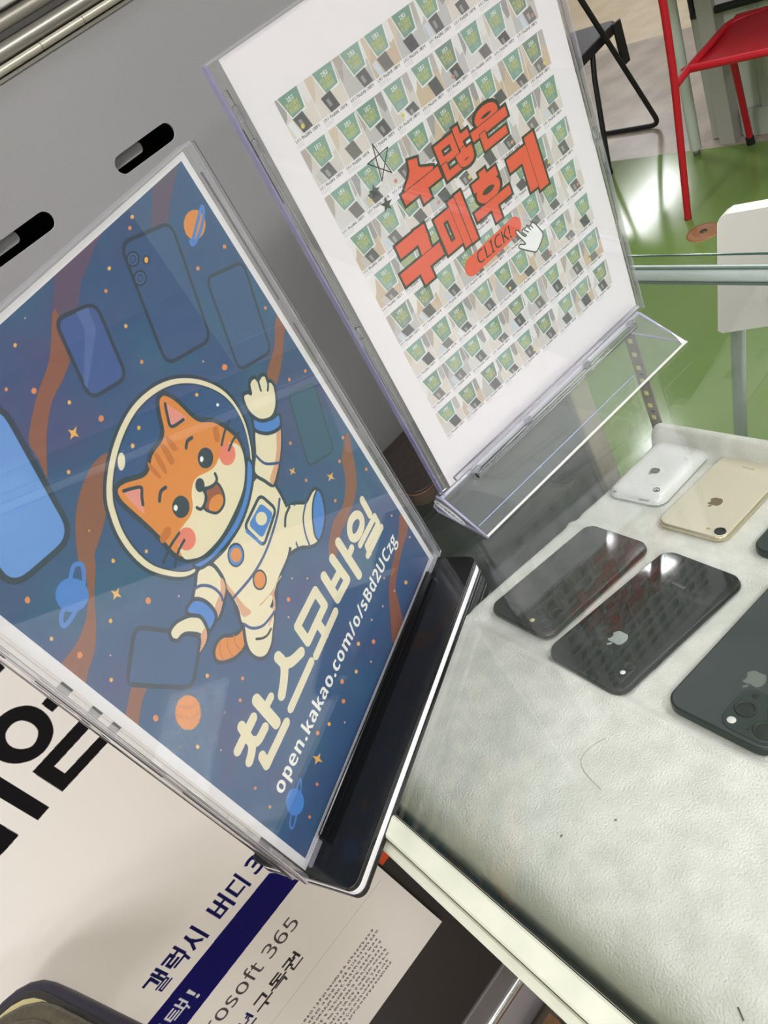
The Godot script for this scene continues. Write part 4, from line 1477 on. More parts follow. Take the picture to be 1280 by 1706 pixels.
# ---------------------------------------------------------------- chairs and table beyond the counter
func make_far_furniture() -> void:
	# red metal chair, its back to the counter
	var b := Vector3(2.43, 0, -1.29)
	var t := thing("red_chair", "red metal mesh chair standing on the green floor", "chair", b)
	var z0 := -1.515
	var z1 := -1.075
	for z in [z0, z1]:
		var s := st()
		var q := 1.0 if z == z0 else -1.0
		tube(s, bend([Vector3(2.187, 0.0, z), Vector3(2.195, 0.46, z + 0.052 * q), Vector3(2.187, 0.69, z + 0.075 * q), Vector3(2.15, 0.88, z + 0.09 * q)], 0.06), 0.0115, 12)
		part(t, "back_leg", s, M.red, -b)
		s = st()
		tube(s, [Vector3(2.672, 0.0, z - 0.02), Vector3(2.60, 0.43, z + 0.0)], 0.0115, 12)
		part(t, "front_leg", s, M.red, -b)
		s = st()
		tube(s, [Vector3(2.672, 0.0, z - 0.02), Vector3(2.667, 0.03, z - 0.02)], 0.0145, 12)
		part(t, "foot_cap", s, M.black_matte, -b)
		s = st()
		tube(s, [Vector3(2.187, 0.0, z), Vector3(2.189, 0.012, z)], 0.0120, 12)
		part(t, "foot_cap", s, M.black_matte, -b)
	var s := st()
	var rim := bend([Vector3(2.195, 0.44, z0 + 0.05), Vector3(2.28, 0.455, z0 + 0.055), Vector3(2.60, 0.447, z0 + 0.015), Vector3(2.64, 0.447, -1.295), Vector3(2.60, 0.447, z1 - 0.015), Vector3(2.28, 0.455, z1 - 0.055), Vector3(2.195, 0.44, z1 - 0.05)], 0.05)
	tube(s, rim, 0.0115, 12)
	tube(s, [Vector3(2.275, 0.452, z0 + 0.05), Vector3(2.275, 0.452, z1 - 0.05)], 0.0115, 12)
	part(t, "seat_rim", s, M.red, -b)
	s = st()
	var nx := 10
	for i in nx:
		var u0 := float(i) / nx
		var u1 := float(i + 1) / nx
		var ya := 0.456 - 0.018 * sin(PI * u0)
		var yb := 0.456 - 0.018 * sin(PI * u1)
		var xa := 2.272 + 0.36 * u0
		var xb := 2.272 + 0.36 * u1
		quad(s, Vector3(xa, ya, z0 + 0.022), Vector3(xb, yb, z0 + 0.022), Vector3(xb, yb, z1 - 0.022), Vector3(xa, ya, z1 - 0.022), 0)
		quad(s, Vector3(xa, ya - 0.004, z0 + 0.022), Vector3(xa, ya - 0.004, z1 - 0.022), Vector3(xb, yb - 0.004, z1 - 0.022), Vector3(xb, yb - 0.004, z0 + 0.022), 0)
	var mesh_red := mat(Color8(188, 26, 44), 0.45)
	mesh_red.heightmap_enabled = true
	mesh_red.heightmap_texture = noise_tex(71, 0.3, Color.BLACK, Color.WHITE, 1, 256)
	mesh_red.heightmap_scale = 0.12
	mesh_red.uv1_triplanar = true
	mesh_red.uv1_world_triplanar = true
	mesh_red.uv1_scale = Vector3.ONE * 6.0
	part(t, "seat", s, mesh_red, -b)
	s = st()
	box(s, Vector3(2.172, 0.80, -1.288), Vector3(0.008, 0.14, 0.26), 0.003)
	part(t, "backrest", s, mesh_red, -b)
	# black folding chair
	b = Vector3(2.72, 0, -2.22)
	t = thing("folding_chair", "black folding chair on the stone floor past the red chair", "chair", b)
	s = st()
	tube(s, bend([Vector3(2.50, 0.96, -2.06), Vector3(2.93, 0.012, -2.06), Vector3(2.93, 0.012, -2.46), Vector3(2.50, 0.96, -2.46)], 0.05), 0.0105, 12)
	part(t, "back_frame", s, M.black_matte, -b)
	for z in [-2.085, -2.435]:
		s = st()
		tube(s, [Vector3(2.571, 0.0, z), Vector3(2.635, 0.36, z), Vector3(2.66, 0.44, z)], 0.0105, 12)
		part(t, "front_leg", s, M.black_matte, -b)
	s = st()
	slab(s, 0.40, 0.37, 0.04, 0.435, 0.475, 0.012, 0.008)
	part(t, "seat", s, M.black_matte, Vector3(2.68, 0, -2.26) - b, Vector3(0, 0, 0.06))
	s = st()
	box(s, Vector3(2.83, 0.40, -2.075), Vector3(0.05, 0.16, 0.012), 0.003)
	part(t, "hinge_plate", s, M.black_matte, -b)
	s = st()
	box(s, Vector3(2.545, 0.86, -2.26), Vector3(0.03, 0.18, 0.38), 0.01)
	part(t, "backrest", s, M.black_matte, -b, Vector3(0, 0, 0))
	s = st()
	for z in [-2.085, -2.435]:
		lathe(s, [[0.0, 0.0], [0.014, 0.0], [0.014, 0.02], [0.0, 0.021]], Vector3(2.571, 0, z), 12)
	part(t, "rubber_foot", s, M.black_matte, -b)
	# white table by the partition
	b = Vector3(2.56, 0, -1.3)
	t = thing("white_table", "pale table with a slim white leg behind the red chair", "table", b)
	s = st()
	slab(s, 0.30, 0.96, 0.02, 0.70, 0.725, 0.004, -1, Vector3(2.535, 0, -1.29))
	part(t, "table_top", s, mat(Color8(214, 218, 208), 0.4), -b)
	for p in [Vector3(2.65, 0, -1.737), Vector3(2.65, 0, -0.86)]:
		s = st()
		tube(s, [p + Vector3(0, 0.02, 0), p + Vector3(0, 0.70, 0.02)], 0.021, 18)
		part(t, "leg", s, mat_cached("table_leg", Color8(202, 210, 198), 0.4), -b)
		s = st()
		lathe(s, [[0.0, 0.0], [0.012, 0.0], [0.014, 0.01], [0.01, 0.022], [0.0, 0.024]], p, 14)
		part(t, "leveling_foot", s, M.alu, -b)
	# white board with black frame
	b = Vector3(2.70, 0, -1.32)
	t = thing("white_board", "white board with a thick black frame leaning behind the red chair", "board", Vector3(2.715, 0.462, -1.33))
	s = st()
	box(s, Vector3(0, 0.12, 0), Vector3(0.006, 0.22, 0.70), 0.001)
	part(t, "panel", s, mat(Color8(222, 224, 226), 0.3))
	s = st()
	tube(s, [Vector3(-0.004, 0.0, -0.362), Vector3(-0.004, 0.0, 0.362)], 0.013, 12)
	tube(s, [Vector3(-0.004, 0.23, -0.362), Vector3(-0.004, 0.23, 0.362)], 0.013, 12)
	for z in [-0.355, 0.355]:
		tube(s, [Vector3(-0.004, 0.0, z), Vector3(-0.004, 0.23, z)], 0.011, 12)
	part(t, "frame", s, M.black_matte)
	# white chair just past the showcase: its back towards us
	b = Vector3(0.93, 0, -0.42)
	t = thing("white_chair", "white plastic chair with a rounded back just beyond the glass", "chair", b)
	var wm := mat(Color8(250, 246, 242), 0.4)
	s = st()
	var bo := PackedVector2Array()
	for q in [[0.0, 0.617], [0.006, 0.613], [0.05, 0.624], [0.14, 0.645], [0.25, 0.652], [0.36, 0.645], [0.45, 0.624], [0.494, 0.613], [0.50, 0.617], [0.472, 0.780], [0.470, 0.790], [0.465, 0.797], [0.456, 0.802], [0.40, 0.808], [0.25, 0.811], [0.10, 0.808], [0.046, 0.802], [0.037, 0.797], [0.032, 0.790], [0.030, 0.780]]:
		bo.append(Vector2(q[0], q[1]))
	plate(s, bo, 0.0, 0.02, Transform3D(Basis(Vector3.BACK, Vector3.UP, Vector3.LEFT), Vector3(0.859, 0, -0.5745)))
	part(t, "backrest", s, wm, -b)
	for q in [[-0.556, -1.0], [-0.09, 1.0]]:
		s = st()
		tube(s, [Vector3(0.868, 0.64, q[0]), Vector3(0.868, 0.40, q[0] + 0.036 * q[1]), Vector3(0.868, 0.0, q[0] + 0.09 * q[1])], 0.0105, 14)
		part(t, "back_post", s, mat_cached("post_grey", Color8(150, 164, 156), 0.35, 0.3), -b)
	s = st()
	slab(s, 0.40, 0.42, 0.05, 0.425, 0.45, 0.008, -1, Vector3(1.04, 0, -0.335))
	part(t, "seat", s, wm, -b)
	for z in [-0.50, -0.17]:
		s = st()
		tube(s, [Vector3(1.21, 0.43, z), Vector3(1.24, 0.0, z)], 0.0115, 14)
		part(t, "front_leg", s, mat_cached("post_grey", Color8(150, 164, 156), 0.35, 0.3), -b)

const ASTRONAUT := """
f|ribbonp|181.3,2.7 178.3,5.3 171.6,10.2 164.4,15.7 168.8,18.3 174.0,19.0 186.1,11.5 200.6,4.0 205.7,2.2 195.7,1.6
f|ribbonp|109.7,4.8 116.1,0.1 122.5,-0.9 143.0,2.2 137.7,4.1 129.5,7.2 120.3,10.6 111.3,16.0 105.6,15.2 99.4,13.9 102.7,10.1
f|ribbon|102.2,10.8 87.4,21.7 73.6,27.6 64.2,32.5 57.4,37.3 55.9,42.7 52.8,50.1 52.6,51.0 63.6,40.9 73.0,34.7 79.2,32.2 87.3,30.1 96.1,26.1 100.3,18.7
f|ribbon|77.7,61.9 71.3,60.7 63.9,62.0 56.0,65.0 47.2,70.8 37.2,81.5 34.7,88.1 29.8,93.0 22.8,97.9 13.2,100.6 2.4,100.6 2.4,106.9 3.5,114.1 8.5,111.7 15.9,109.1 24.2,102.8 31.6,95.4 41.1,87.7 44.1,84.5 49.4,82.5 58.8,78.4 71.0,70.4 77.9,64.5
f|ribbon|15.5,132.9 19.4,139.1 13.0,140.9 2.5,146.8 1.2,145.3 2.7,139.0 8.0,135.8
f|ribbon|208.7,84.8 200.6,87.6 191.0,94.8 175.0,101.1 177.2,108.0 188.3,104.3 201.0,96.4 208.3,91.6
f|ribbon|203.9,165.3 188.8,170.8 181.1,181.4 168.6,189.0 155.9,188.5 145.4,191.9 137.7,198.3 141.7,203.1 154.2,198.1 165.5,197.2 178.1,195.3 188.9,189.3 199.0,175.1
f|ribbon|205.2,236.6 191.1,244.6 170.7,251.2 158.3,258.0 146.6,270.2 137.0,282.0 151.5,284.4 159.3,273.3 165.2,262.4 175.6,257.3 189.0,253.2 204.8,249.2
q|blue2|navy|1.6|6|147.8,10.0 179.0,17.6 158.6,66.1 128.9,57.9
f|navy|151.7,19.5 150.2,20.4 148.2,20.6 146.5,20.1 145.2,19.1 144.7,17.8 145.1,16.4 146.4,15.4 148.1,14.8 150.0,14.9 151.6,15.6 152.6,16.8 152.6,18.2
f|blue3|150.9,19.0 149.7,19.7 148.3,19.8 147.0,19.5 146.1,18.8 145.7,17.8 146.1,16.8 147.0,16.0 148.3,15.5 149.7,15.6 150.9,16.1 151.6,17.0 151.6,18.1
f|navy|150.2,18.6 149.4,19.0 148.4,19.2 147.5,19.0 146.9,18.5 146.6,17.8 146.9,17.1 147.5,16.5 148.5,16.2 149.4,16.2 150.2,16.6 150.7,17.2 150.7,17.9
f|blue2|149.8,18.3 149.2,18.7 148.5,18.8 147.8,18.6 147.3,18.3 147.2,17.7 147.3,17.2 147.8,16.8 148.5,16.6 149.2,16.6 149.8,16.9 150.1,17.3 150.1,17.9
f|navy|148.9,26.9 147.3,27.7 145.4,27.9 143.6,27.5 142.3,26.4 141.8,25.0 142.3,23.7 143.5,22.6 145.3,22.0 147.2,22.2 148.8,22.9 149.7,24.2 149.7,25.6
f|blue3|148.0,26.4 146.9,27.0 145.4,27.2 144.1,26.8 143.2,26.1 142.8,25.0 143.2,24.0 144.1,23.2 145.4,22.8 146.8,22.9 148.0,23.4 148.7,24.4 148.7,25.4
f|navy|147.3,25.9 146.5,26.4 145.5,26.5 144.6,26.3 144.0,25.8 143.8,25.0 144.0,24.3 144.7,23.8 145.6,23.5 146.6,23.5 147.4,23.9 147.8,24.5 147.8,25.3
f|blue2|146.9,25.7 146.3,26.0 145.6,26.1 144.9,25.9 144.5,25.5 144.3,25.0 144.5,24.5 145.0,24.1 145.6,23.9 146.4,23.9 146.9,24.2 147.3,24.6 147.3,25.2
f|navy|156.0,22.6 155.2,23.0 154.1,23.2 153.2,23.0 152.5,22.5 152.3,21.7 152.6,21.0 153.3,20.4 154.3,20.0 155.3,20.1 156.1,20.4 156.6,21.1 156.5,21.8
f|yellow|155.4,22.2 154.8,22.5 154.1,22.7 153.5,22.6 153.1,22.2 153.1,21.8 153.3,21.3 153.8,20.8 154.4,20.6 155.1,20.6 155.6,20.8 155.8,21.2 155.8,21.7
q|blue4|navy|1.6|5|99.7,13.6 119.6,19.3 108.7,48.5 88.7,43.3
p|blue5|109.5,16.9 115.5,18.8 111.7,26.8 90.9,39.6 91.1,37.5 107.5,23.8
q|blue2|navy|1.5|5|177.8,45.6 205.1,53.7 187.5,95.0 161.9,87.2
q|bg2|navy2|1.3|4|180.5,117.8 202.0,127.0 185.9,163.6 163.6,153.7
q|blue6|navy|2.4|9|28.5,14.4 60.8,19.5 43.9,73.2 13.2,67.3
q|blue2|navy|2.0|5|33.9,118.1 51.7,150.2 31.1,160.5 14.0,130.1
f|blue4|19.0,128.4 18.3,130.5 16.5,132.0 15.7,130.6
f|orange|196.9,29.0 193.7,30.7 189.9,31.3 186.3,30.5 183.8,28.6 182.9,26.1 183.9,23.4 186.3,21.3 189.9,20.1 193.6,20.2 196.8,21.5 198.7,23.7 198.7,26.4
o|ring|1.6|200.5,22.5 200.3,24.6 193.2,28.7 185.2,31.1 182.1,30.6 183.0,29.2 185.5,29.1
f|ringb|30.7,92.8 27.9,94.1 24.8,93.8 22.1,92.0 20.4,89.1 20.2,85.8 21.3,82.9 23.5,80.9 26.5,80.3 29.4,81.2 31.7,83.6 32.9,86.8 32.5,90.1
o|ring|1.8|36.7,81.2 37.3,83.7 31.9,88.7 22.8,92.2 16.2,92.4 16.2,90.3 18.9,88.2 23.4,87.3 33.4,81.0
f|orange|25.4,171.9 22.3,173.4 19.0,173.1 16.4,171.0 15.1,167.7 15.2,163.9 16.8,160.4 19.5,158.1 22.7,157.4 25.7,158.5 27.9,161.2 28.6,164.9 27.7,168.8
s|orange3|1.2|21.3,158.6 23.8,164.7 27.9,168.0
s|orange3|1.2|17.5,160.5 20.4,167.6 25.2,171.2
f|ringb|26.2,263.3 23.4,264.6 20.6,264.0 18.3,261.7 17.2,258.3 17.5,254.5 19.0,251.2 21.4,249.2 24.3,248.8 26.9,250.1 28.7,253.0 29.2,256.7 28.3,260.5
o|ring|1.2|32.8,252.6 31.4,256.1 23.4,259.8 14.3,263.5 11.9,262.6 13.3,259.8 18.8,257.5
f|pink|90.9,6.6 90.7,6.7 90.5,6.7 90.3,6.7 90.2,6.6 90.2,6.4 90.2,6.2 90.4,6.1 90.6,6.1 90.8,6.1 90.9,6.1 91.0,6.3 91.0,6.4
f|yellow|80.6,11.0 80.2,11.2 79.9,11.3 79.5,11.2 79.3,11.0 79.2,10.7 79.4,10.4 79.6,10.1 80.0,10.0 80.4,10.0 80.7,10.2 80.8,10.4 80.8,10.8
f|orange2|66.0,19.5 65.7,19.7 65.3,19.7 65.0,19.6 64.8,19.4 64.8,19.1 64.9,18.8 65.2,18.5 65.5,18.4 65.9,18.5 66.2,18.6 66.3,18.9 66.2,19.2
f|orange2|74.0,26.7 73.5,27.0 72.9,27.1 72.4,26.9 72.0,26.6 72.0,26.1 72.2,25.6 72.6,25.2 73.1,25.1 73.7,25.1 74.1,25.4 74.4,25.8 74.3,26.3
f|yellow|136.4,14.4 136.0,14.6 135.5,14.6 135.0,14.5 134.7,14.3 134.6,13.9 134.7,13.6 135.0,13.3 135.5,13.2 136.0,13.2 136.4,13.4 136.6,13.7 136.6,14.0
f|orange2|128.0,19.6 127.6,19.8 127.1,19.8 126.7,19.7 126.4,19.5 126.3,19.1 126.4,18.8 126.7,18.5 127.2,18.3 127.6,18.4 128.0,18.6 128.2,18.9 128.2,19.2
f|yellow|125.1,34.6 124.7,34.8 124.2,34.9 123.8,34.7 123.5,34.5 123.4,34.1 123.5,33.7 123.8,33.4 124.3,33.3 124.7,33.3 125.1,33.6 125.3,33.9 125.3,34.3
f|orange2|120.2,49.3 119.8,49.5 119.3,49.6 118.8,49.4 118.5,49.1 118.4,48.7 118.5,48.3 118.9,48.1 119.3,47.9 119.8,48.0 120.2,48.2 120.4,48.6 120.4,49.0
f|yellow|81.5,38.7 81.1,38.9 80.7,38.9 80.3,38.8 80.1,38.5 80.0,38.2 80.2,37.8 80.5,37.6 80.8,37.4 81.3,37.5 81.6,37.7 81.7,38.0 81.7,38.3
f|orange2|87.6,52.3 87.1,52.6 86.4,52.6 85.8,52.4 85.4,52.0 85.3,51.4 85.5,50.9 86.0,50.5 86.6,50.3 87.3,50.4 87.8,50.7 88.0,51.2 88.0,51.8
f|yellow|61.1,56.0 60.8,56.2 60.4,56.2 60.0,56.0 59.8,55.8 59.8,55.4 59.9,55.1 60.2,54.8 60.6,54.7 61.0,54.7 61.3,55.0 61.4,55.3 61.4,55.7
f|orange2|178.0,40.5 177.6,40.7 177.0,40.8 176.4,40.6 176.0,40.3 175.8,39.9 175.9,39.5 176.3,39.1 176.9,39.0 177.4,39.1 177.9,39.3 178.2,39.7 178.3,40.1
f|orange2|200.8,42.8 200.3,43.1 199.6,43.1 199.0,43.0 198.6,42.6 198.4,42.2 198.5,41.7 198.8,41.4 199.4,41.3 200.1,41.3 200.6,41.6 201.0,42.0 201.0,42.4
f|pink|201.8,78.4 201.5,78.5 201.2,78.6 200.9,78.5 200.6,78.2 200.5,78.0 200.6,77.7 200.8,77.6 201.1,77.5 201.4,77.6 201.7,77.7 201.9,78.0 201.9,78.2
f|orange2|156.9,81.1 156.2,81.4 155.3,81.4 154.5,81.1 153.9,80.5 153.6,79.8 153.8,79.2 154.4,78.7 155.2,78.5 156.1,78.6 156.8,79.1 157.2,79.8 157.3,80.5
f|pink|147.2,70.2 147.0,70.3 146.7,70.3 146.5,70.2 146.3,70.0 146.2,69.8 146.3,69.6 146.4,69.4 146.7,69.3 147.0,69.4 147.2,69.5 147.4,69.7 147.3,70.0
f|yellow|162.8,6.2 162.3,6.4 161.8,6.5 161.3,6.4 161.0,6.1 160.8,5.8 160.9,5.4 161.3,5.1 161.7,5.0 162.3,5.0 162.7,5.2 163.0,5.5 163.0,5.9
f|orange2|158.1,8.7 157.7,8.9 157.2,9.0 156.7,8.9 156.4,8.6 156.2,8.3 156.3,7.9 156.7,7.6 157.1,7.5 157.7,7.5 158.1,7.7 158.3,8.0 158.4,8.4
f|orange2|15.0,75.1 14.5,75.4 14.0,75.4 13.6,75.2 13.4,74.7 13.4,74.2 13.6,73.7 14.0,73.3 14.6,73.2 15.0,73.2 15.4,73.6 15.5,74.1 15.4,74.6
f|yellow|48.2,93.3 47.8,93.5 47.4,93.5 47.1,93.3 46.8,92.9 46.8,92.5 47.0,92.1 47.3,91.8 47.7,91.7 48.1,91.8 48.4,92.1 48.5,92.5 48.4,92.9
f|orange2|46.7,117.7 46.1,118.0 45.5,118.0 44.9,117.6 44.6,117.0 44.6,116.4 44.8,115.7 45.4,115.3 46.0,115.1 46.6,115.3 47.1,115.8 47.2,116.4 47.1,117.1
f|yellow|29.4,107.9 29.1,108.1 28.7,108.1 28.3,107.9 28.1,107.6 28.1,107.1 28.3,106.8 28.6,106.5 29.0,106.4 29.4,106.5 29.7,106.8 29.8,107.2 29.7,107.6
f|yellow|9.7,91.6 9.4,91.8 9.0,91.8 8.7,91.6 8.6,91.3 8.6,90.9 8.8,90.5 9.1,90.3 9.4,90.2 9.7,90.3 10.0,90.5 10.0,90.9 9.9,91.3
f|orange2|11.9,105.7 11.4,105.9 10.8,105.9 10.4,105.6 10.1,105.1 10.1,104.5 10.4,104.0 10.8,103.6 11.4,103.4 11.9,103.6 12.3,104.0 12.4,104.5 12.2,105.1
f|pink|18.9,116.4 18.7,116.5 18.5,116.5 18.4,116.4 18.3,116.2 18.3,116.0 18.4,115.8 18.5,115.7 18.7,115.6 18.9,115.7 19.0,115.8 19.1,116.0 19.0,116.3
f|yellow|12.0,123.4 11.7,123.6 11.3,123.5 11.0,123.3 10.8,123.0 10.8,122.5 11.0,122.1 11.3,121.8 11.7,121.8 12.0,121.9 12.3,122.2 12.4,122.6 12.3,123.0
f|yellow|60.6,102.4 60.2,102.7 59.8,102.6 59.4,102.4 59.2,102.1 59.1,101.6 59.3,101.2 59.6,100.9 60.1,100.8 60.5,100.9 60.8,101.2 61.0,101.6 60.9,102.1
f|orange2|11.8,152.8 11.2,153.1 10.7,153.0 10.2,152.6 9.9,152.0 9.9,151.2 10.2,150.6 10.7,150.1 11.3,150.0 11.9,150.3 12.3,150.8 12.4,151.5 12.2,152.2
f|yellow|40.4,165.4 40.0,165.6 39.5,165.5 39.1,165.2 38.9,164.7 38.9,164.2 39.1,163.7 39.4,163.4 39.9,163.3 40.3,163.5 40.6,163.9 40.8,164.4 40.7,165.0
f|orange2|51.4,185.1 51.0,185.2 50.6,185.2 50.2,184.9 50.0,184.4 50.0,183.9 50.1,183.4 50.5,183.1 50.9,183.1 51.3,183.3 51.6,183.7 51.8,184.2 51.7,184.7
f|orange2|42.7,190.3 42.3,190.5 41.9,190.4 41.5,190.1 41.3,189.6 41.3,189.1 41.5,188.7 41.8,188.4 42.2,188.3 42.6,188.5 42.9,188.9 43.1,189.4 43.0,189.9
f|pink|8.5,171.1 8.3,171.1 8.1,171.1 8.0,171.0 7.9,170.7 7.9,170.5 8.0,170.2 8.1,170.1 8.3,170.1 8.5,170.2 8.7,170.4 8.7,170.6 8.7,170.9
f|yellow|13.6,180.8 13.2,181.0 12.8,180.9 12.5,180.6 12.3,180.1 12.3,179.5 12.5,179.0 12.8,178.7 13.3,178.7 13.7,178.9 13.9,179.3 14.0,179.8 13.9,180.4
f|pink|18.9,193.9 18.7,194.0 18.5,194.0 18.3,193.8 18.2,193.5 18.2,193.2 18.3,193.0 18.5,192.8 18.7,192.8 18.9,192.9 19.1,193.1 19.1,193.4 19.0,193.7
f|pink|57.4,128.6 57.2,128.7 57.0,128.7 56.8,128.6 56.6,128.4 56.6,128.1 56.7,127.9 56.9,127.8 57.1,127.7 57.3,127.8 57.5,127.9 57.6,128.2 57.5,128.4
f|pink|33.1,184.9 32.9,185.0 32.7,184.9 32.5,184.8 32.4,184.5 32.4,184.2 32.5,184.0 32.7,183.8 32.9,183.8 33.1,183.9 33.3,184.1 33.3,184.4 33.3,184.7
f|pink|49.9,76.9 49.7,77.0 49.5,77.0 49.3,77.0 49.2,76.8 49.2,76.6 49.3,76.4 49.4,76.3 49.6,76.2 49.8,76.3 50.0,76.4 50.0,76.6 50.0,76.8
f|pink|166.0,183.1 165.7,183.2 165.4,183.2 165.0,183.0 164.8,182.7 164.7,182.3 164.8,182.0 165.0,181.8 165.3,181.8 165.7,181.9 166.0,182.2 166.2,182.5 166.2,182.9
f|pink|117.2,191.9 116.9,192.0 116.6,191.9 116.3,191.7 116.1,191.4 116.0,191.1 116.1,190.8 116.3,190.6 116.7,190.6 117.0,190.7 117.2,190.9 117.4,191.3 117.3,191.6
f|pink|109.4,182.1 109.2,182.2 108.9,182.2 108.6,182.0 108.4,181.7 108.4,181.4 108.4,181.1 108.7,180.9 109.0,180.9 109.3,181.0 109.5,181.2 109.6,181.5 109.6,181.8
f|orange2|99.9,187.5 99.4,187.7 98.8,187.7 98.3,187.3 97.9,186.7 97.9,186.1 98.1,185.5 98.5,185.1 99.1,185.0 99.7,185.3 100.1,185.8 100.3,186.4 100.3,187.0
f|orange2|126.9,264.9 126.3,265.2 125.5,265.0 124.9,264.4 124.4,263.6 124.3,262.7 124.5,262.0 125.0,261.6 125.7,261.6 126.4,262.0 127.0,262.7 127.3,263.5 127.3,264.3
f|yellow|117.0,252.8 116.5,253.0 115.9,252.9 115.4,252.4 115.0,251.7 114.9,251.0 115.1,250.4 115.5,250.1 116.1,250.0 116.7,250.3 117.2,250.9 117.4,251.6 117.4,252.3
f|yellow|103.5,261.1 103.0,261.3 102.4,261.1 101.9,260.7 101.5,260.0 101.4,259.3 101.6,258.7 102.1,258.3 102.6,258.3 103.2,258.6 103.6,259.2 103.9,259.9 103.8,260.6
f|orange2|92.1,253.3 91.5,253.6 90.8,253.4 90.3,252.9 89.9,252.2 89.8,251.4 90.0,250.7 90.5,250.3 91.1,250.3 91.8,250.6 92.3,251.2 92.5,252.0 92.4,252.8
f|orange2|84.3,261.4 83.7,261.6 83.1,261.5 82.6,260.9 82.2,260.2 82.1,259.4 82.3,258.7 82.8,258.3 83.4,258.3 84.1,258.7 84.5,259.3 84.8,260.1 84.7,260.9
f|yellow|68.0,257.8 67.5,257.9 67.0,257.8 66.5,257.4 66.3,256.7 66.2,256.1 66.4,255.5 66.8,255.1 67.4,255.1 67.9,255.4 68.2,256.0 68.4,256.6 68.3,257.3
f|orange2|59.5,252.2 59.0,252.5 58.4,252.3 57.9,251.8 57.6,251.1 57.6,250.4 57.8,249.7 58.3,249.3 58.9,249.3 59.4,249.7 59.8,250.3 60.0,251.0 59.9,251.7
f|pink|75.5,269.3 75.2,269.4 74.9,269.3 74.6,269.1 74.4,268.7 74.4,268.3 74.5,267.9 74.7,267.7 75.0,267.7 75.4,267.9 75.6,268.2 75.7,268.7 75.6,269.0
f|yellow|176.5,271.1 175.9,271.3 175.2,271.2 174.5,270.6 174.0,269.9 173.8,269.0 174.0,268.4 174.5,268.0 175.1,268.0 175.9,268.3 176.5,269.0 176.9,269.8 176.9,270.6
f|pink|163.7,263.2 163.4,263.4 163.0,263.3 162.6,263.0 162.3,262.6 162.2,262.1 162.3,261.7 162.6,261.5 163.0,261.5 163.4,261.7 163.7,262.1 163.9,262.5 163.9,262.9
f|pink|162.7,249.2 162.4,249.3 162.0,249.2 161.6,249.0 161.3,248.6 161.2,248.1 161.3,247.8 161.6,247.5 162.0,247.5 162.4,247.7 162.7,248.1 162.9,248.5 162.9,248.9
f|pink|198.2,231.1 197.8,231.2 197.4,231.1 197.0,230.9 196.7,230.5 196.6,230.0 196.7,229.7 196.9,229.4 197.3,229.4 197.8,229.6 198.2,229.9 198.4,230.3 198.4,230.7
f|pink|201.7,255.7 201.4,255.8 200.9,255.7 200.5,255.4 200.2,255.0 200.1,254.5 200.1,254.1 200.4,253.9 200.8,253.9 201.3,254.1 201.7,254.5 201.9,254.9 201.9,255.4
f|pink|92.6,192.8 92.4,192.9 92.1,192.8 91.8,192.7 91.6,192.4 91.6,192.0 91.7,191.7 91.9,191.6 92.2,191.5 92.5,191.6 92.7,191.9 92.8,192.2 92.8,192.5
f|pink|135.2,254.4 134.9,254.5 134.5,254.4 134.2,254.1 133.9,253.8 133.9,253.3 134.0,253.0 134.2,252.8 134.6,252.7 134.9,252.9 135.2,253.3 135.4,253.7 135.4,254.1
f|pink|148.5,258.9 148.2,259.0 147.8,258.9 147.5,258.6 147.2,258.2 147.1,257.8 147.2,257.4 147.5,257.2 147.9,257.2 148.3,257.3 148.6,257.7 148.7,258.1 148.7,258.5
f|pink|115.7,269.5 115.4,269.6 115.0,269.5 114.7,269.2 114.5,268.8 114.4,268.4 114.6,268.0 114.8,267.8 115.1,267.8 115.5,268.0 115.8,268.4 115.9,268.8 115.9,269.2
f|orange2|201.9,78.5 201.5,78.7 200.9,78.7 200.4,78.6 200.1,78.3 199.9,77.9 200.0,77.5 200.4,77.2 200.9,77.1 201.4,77.1 201.8,77.4 202.1,77.7 202.1,78.2
f|orange2|202.1,119.2 201.6,119.4 201.1,119.4 200.5,119.2 200.2,118.8 200.0,118.3 200.1,117.9 200.5,117.6 201.0,117.5 201.6,117.6 202.0,117.9 202.3,118.3 202.3,118.8
f|orange2|188.2,113.9 187.8,114.1 187.2,114.1 186.7,113.9 186.3,113.6 186.2,113.1 186.3,112.7 186.7,112.4 187.2,112.3 187.7,112.4 188.2,112.7 188.4,113.1 188.4,113.5
f|orange2|199.1,165.4 198.6,165.6 198.0,165.5 197.4,165.2 197.0,164.8 196.9,164.3 197.0,163.8 197.4,163.5 197.9,163.4 198.5,163.5 199.0,163.9 199.3,164.4 199.3,165.0
f|orange2|163.0,136.1 162.5,136.3 162.0,136.3 161.5,136.0 161.2,135.7 161.1,135.2 161.2,134.8 161.6,134.5 162.1,134.4 162.6,134.5 163.0,134.8 163.2,135.3 163.2,135.7
f|orange2|186.2,171.8 185.8,172.0 185.2,172.0 184.6,171.7 184.3,171.2 184.1,170.7 184.2,170.2 184.6,169.9 185.2,169.8 185.7,170.0 186.2,170.4 186.5,170.9 186.5,171.4
f|orange2|201.5,193.4 201.0,193.6 200.3,193.5 199.8,193.2 199.3,192.7 199.2,192.1 199.3,191.6 199.7,191.3 200.3,191.2 200.9,191.4 201.4,191.8 201.7,192.4 201.8,192.9
f|orange2|157.0,157.7 156.6,157.9 156.0,157.9 155.6,157.6 155.2,157.2 155.1,156.7 155.3,156.3 155.6,156.0 156.1,155.9 156.6,156.0 157.0,156.4 157.3,156.8 157.3,157.3
f|orange2|166.1,183.3 165.7,183.5 165.1,183.4 164.6,183.1 164.2,182.7 164.1,182.1 164.3,181.7 164.6,181.4 165.1,181.3 165.7,181.5 166.1,181.9 166.4,182.4 166.4,182.9
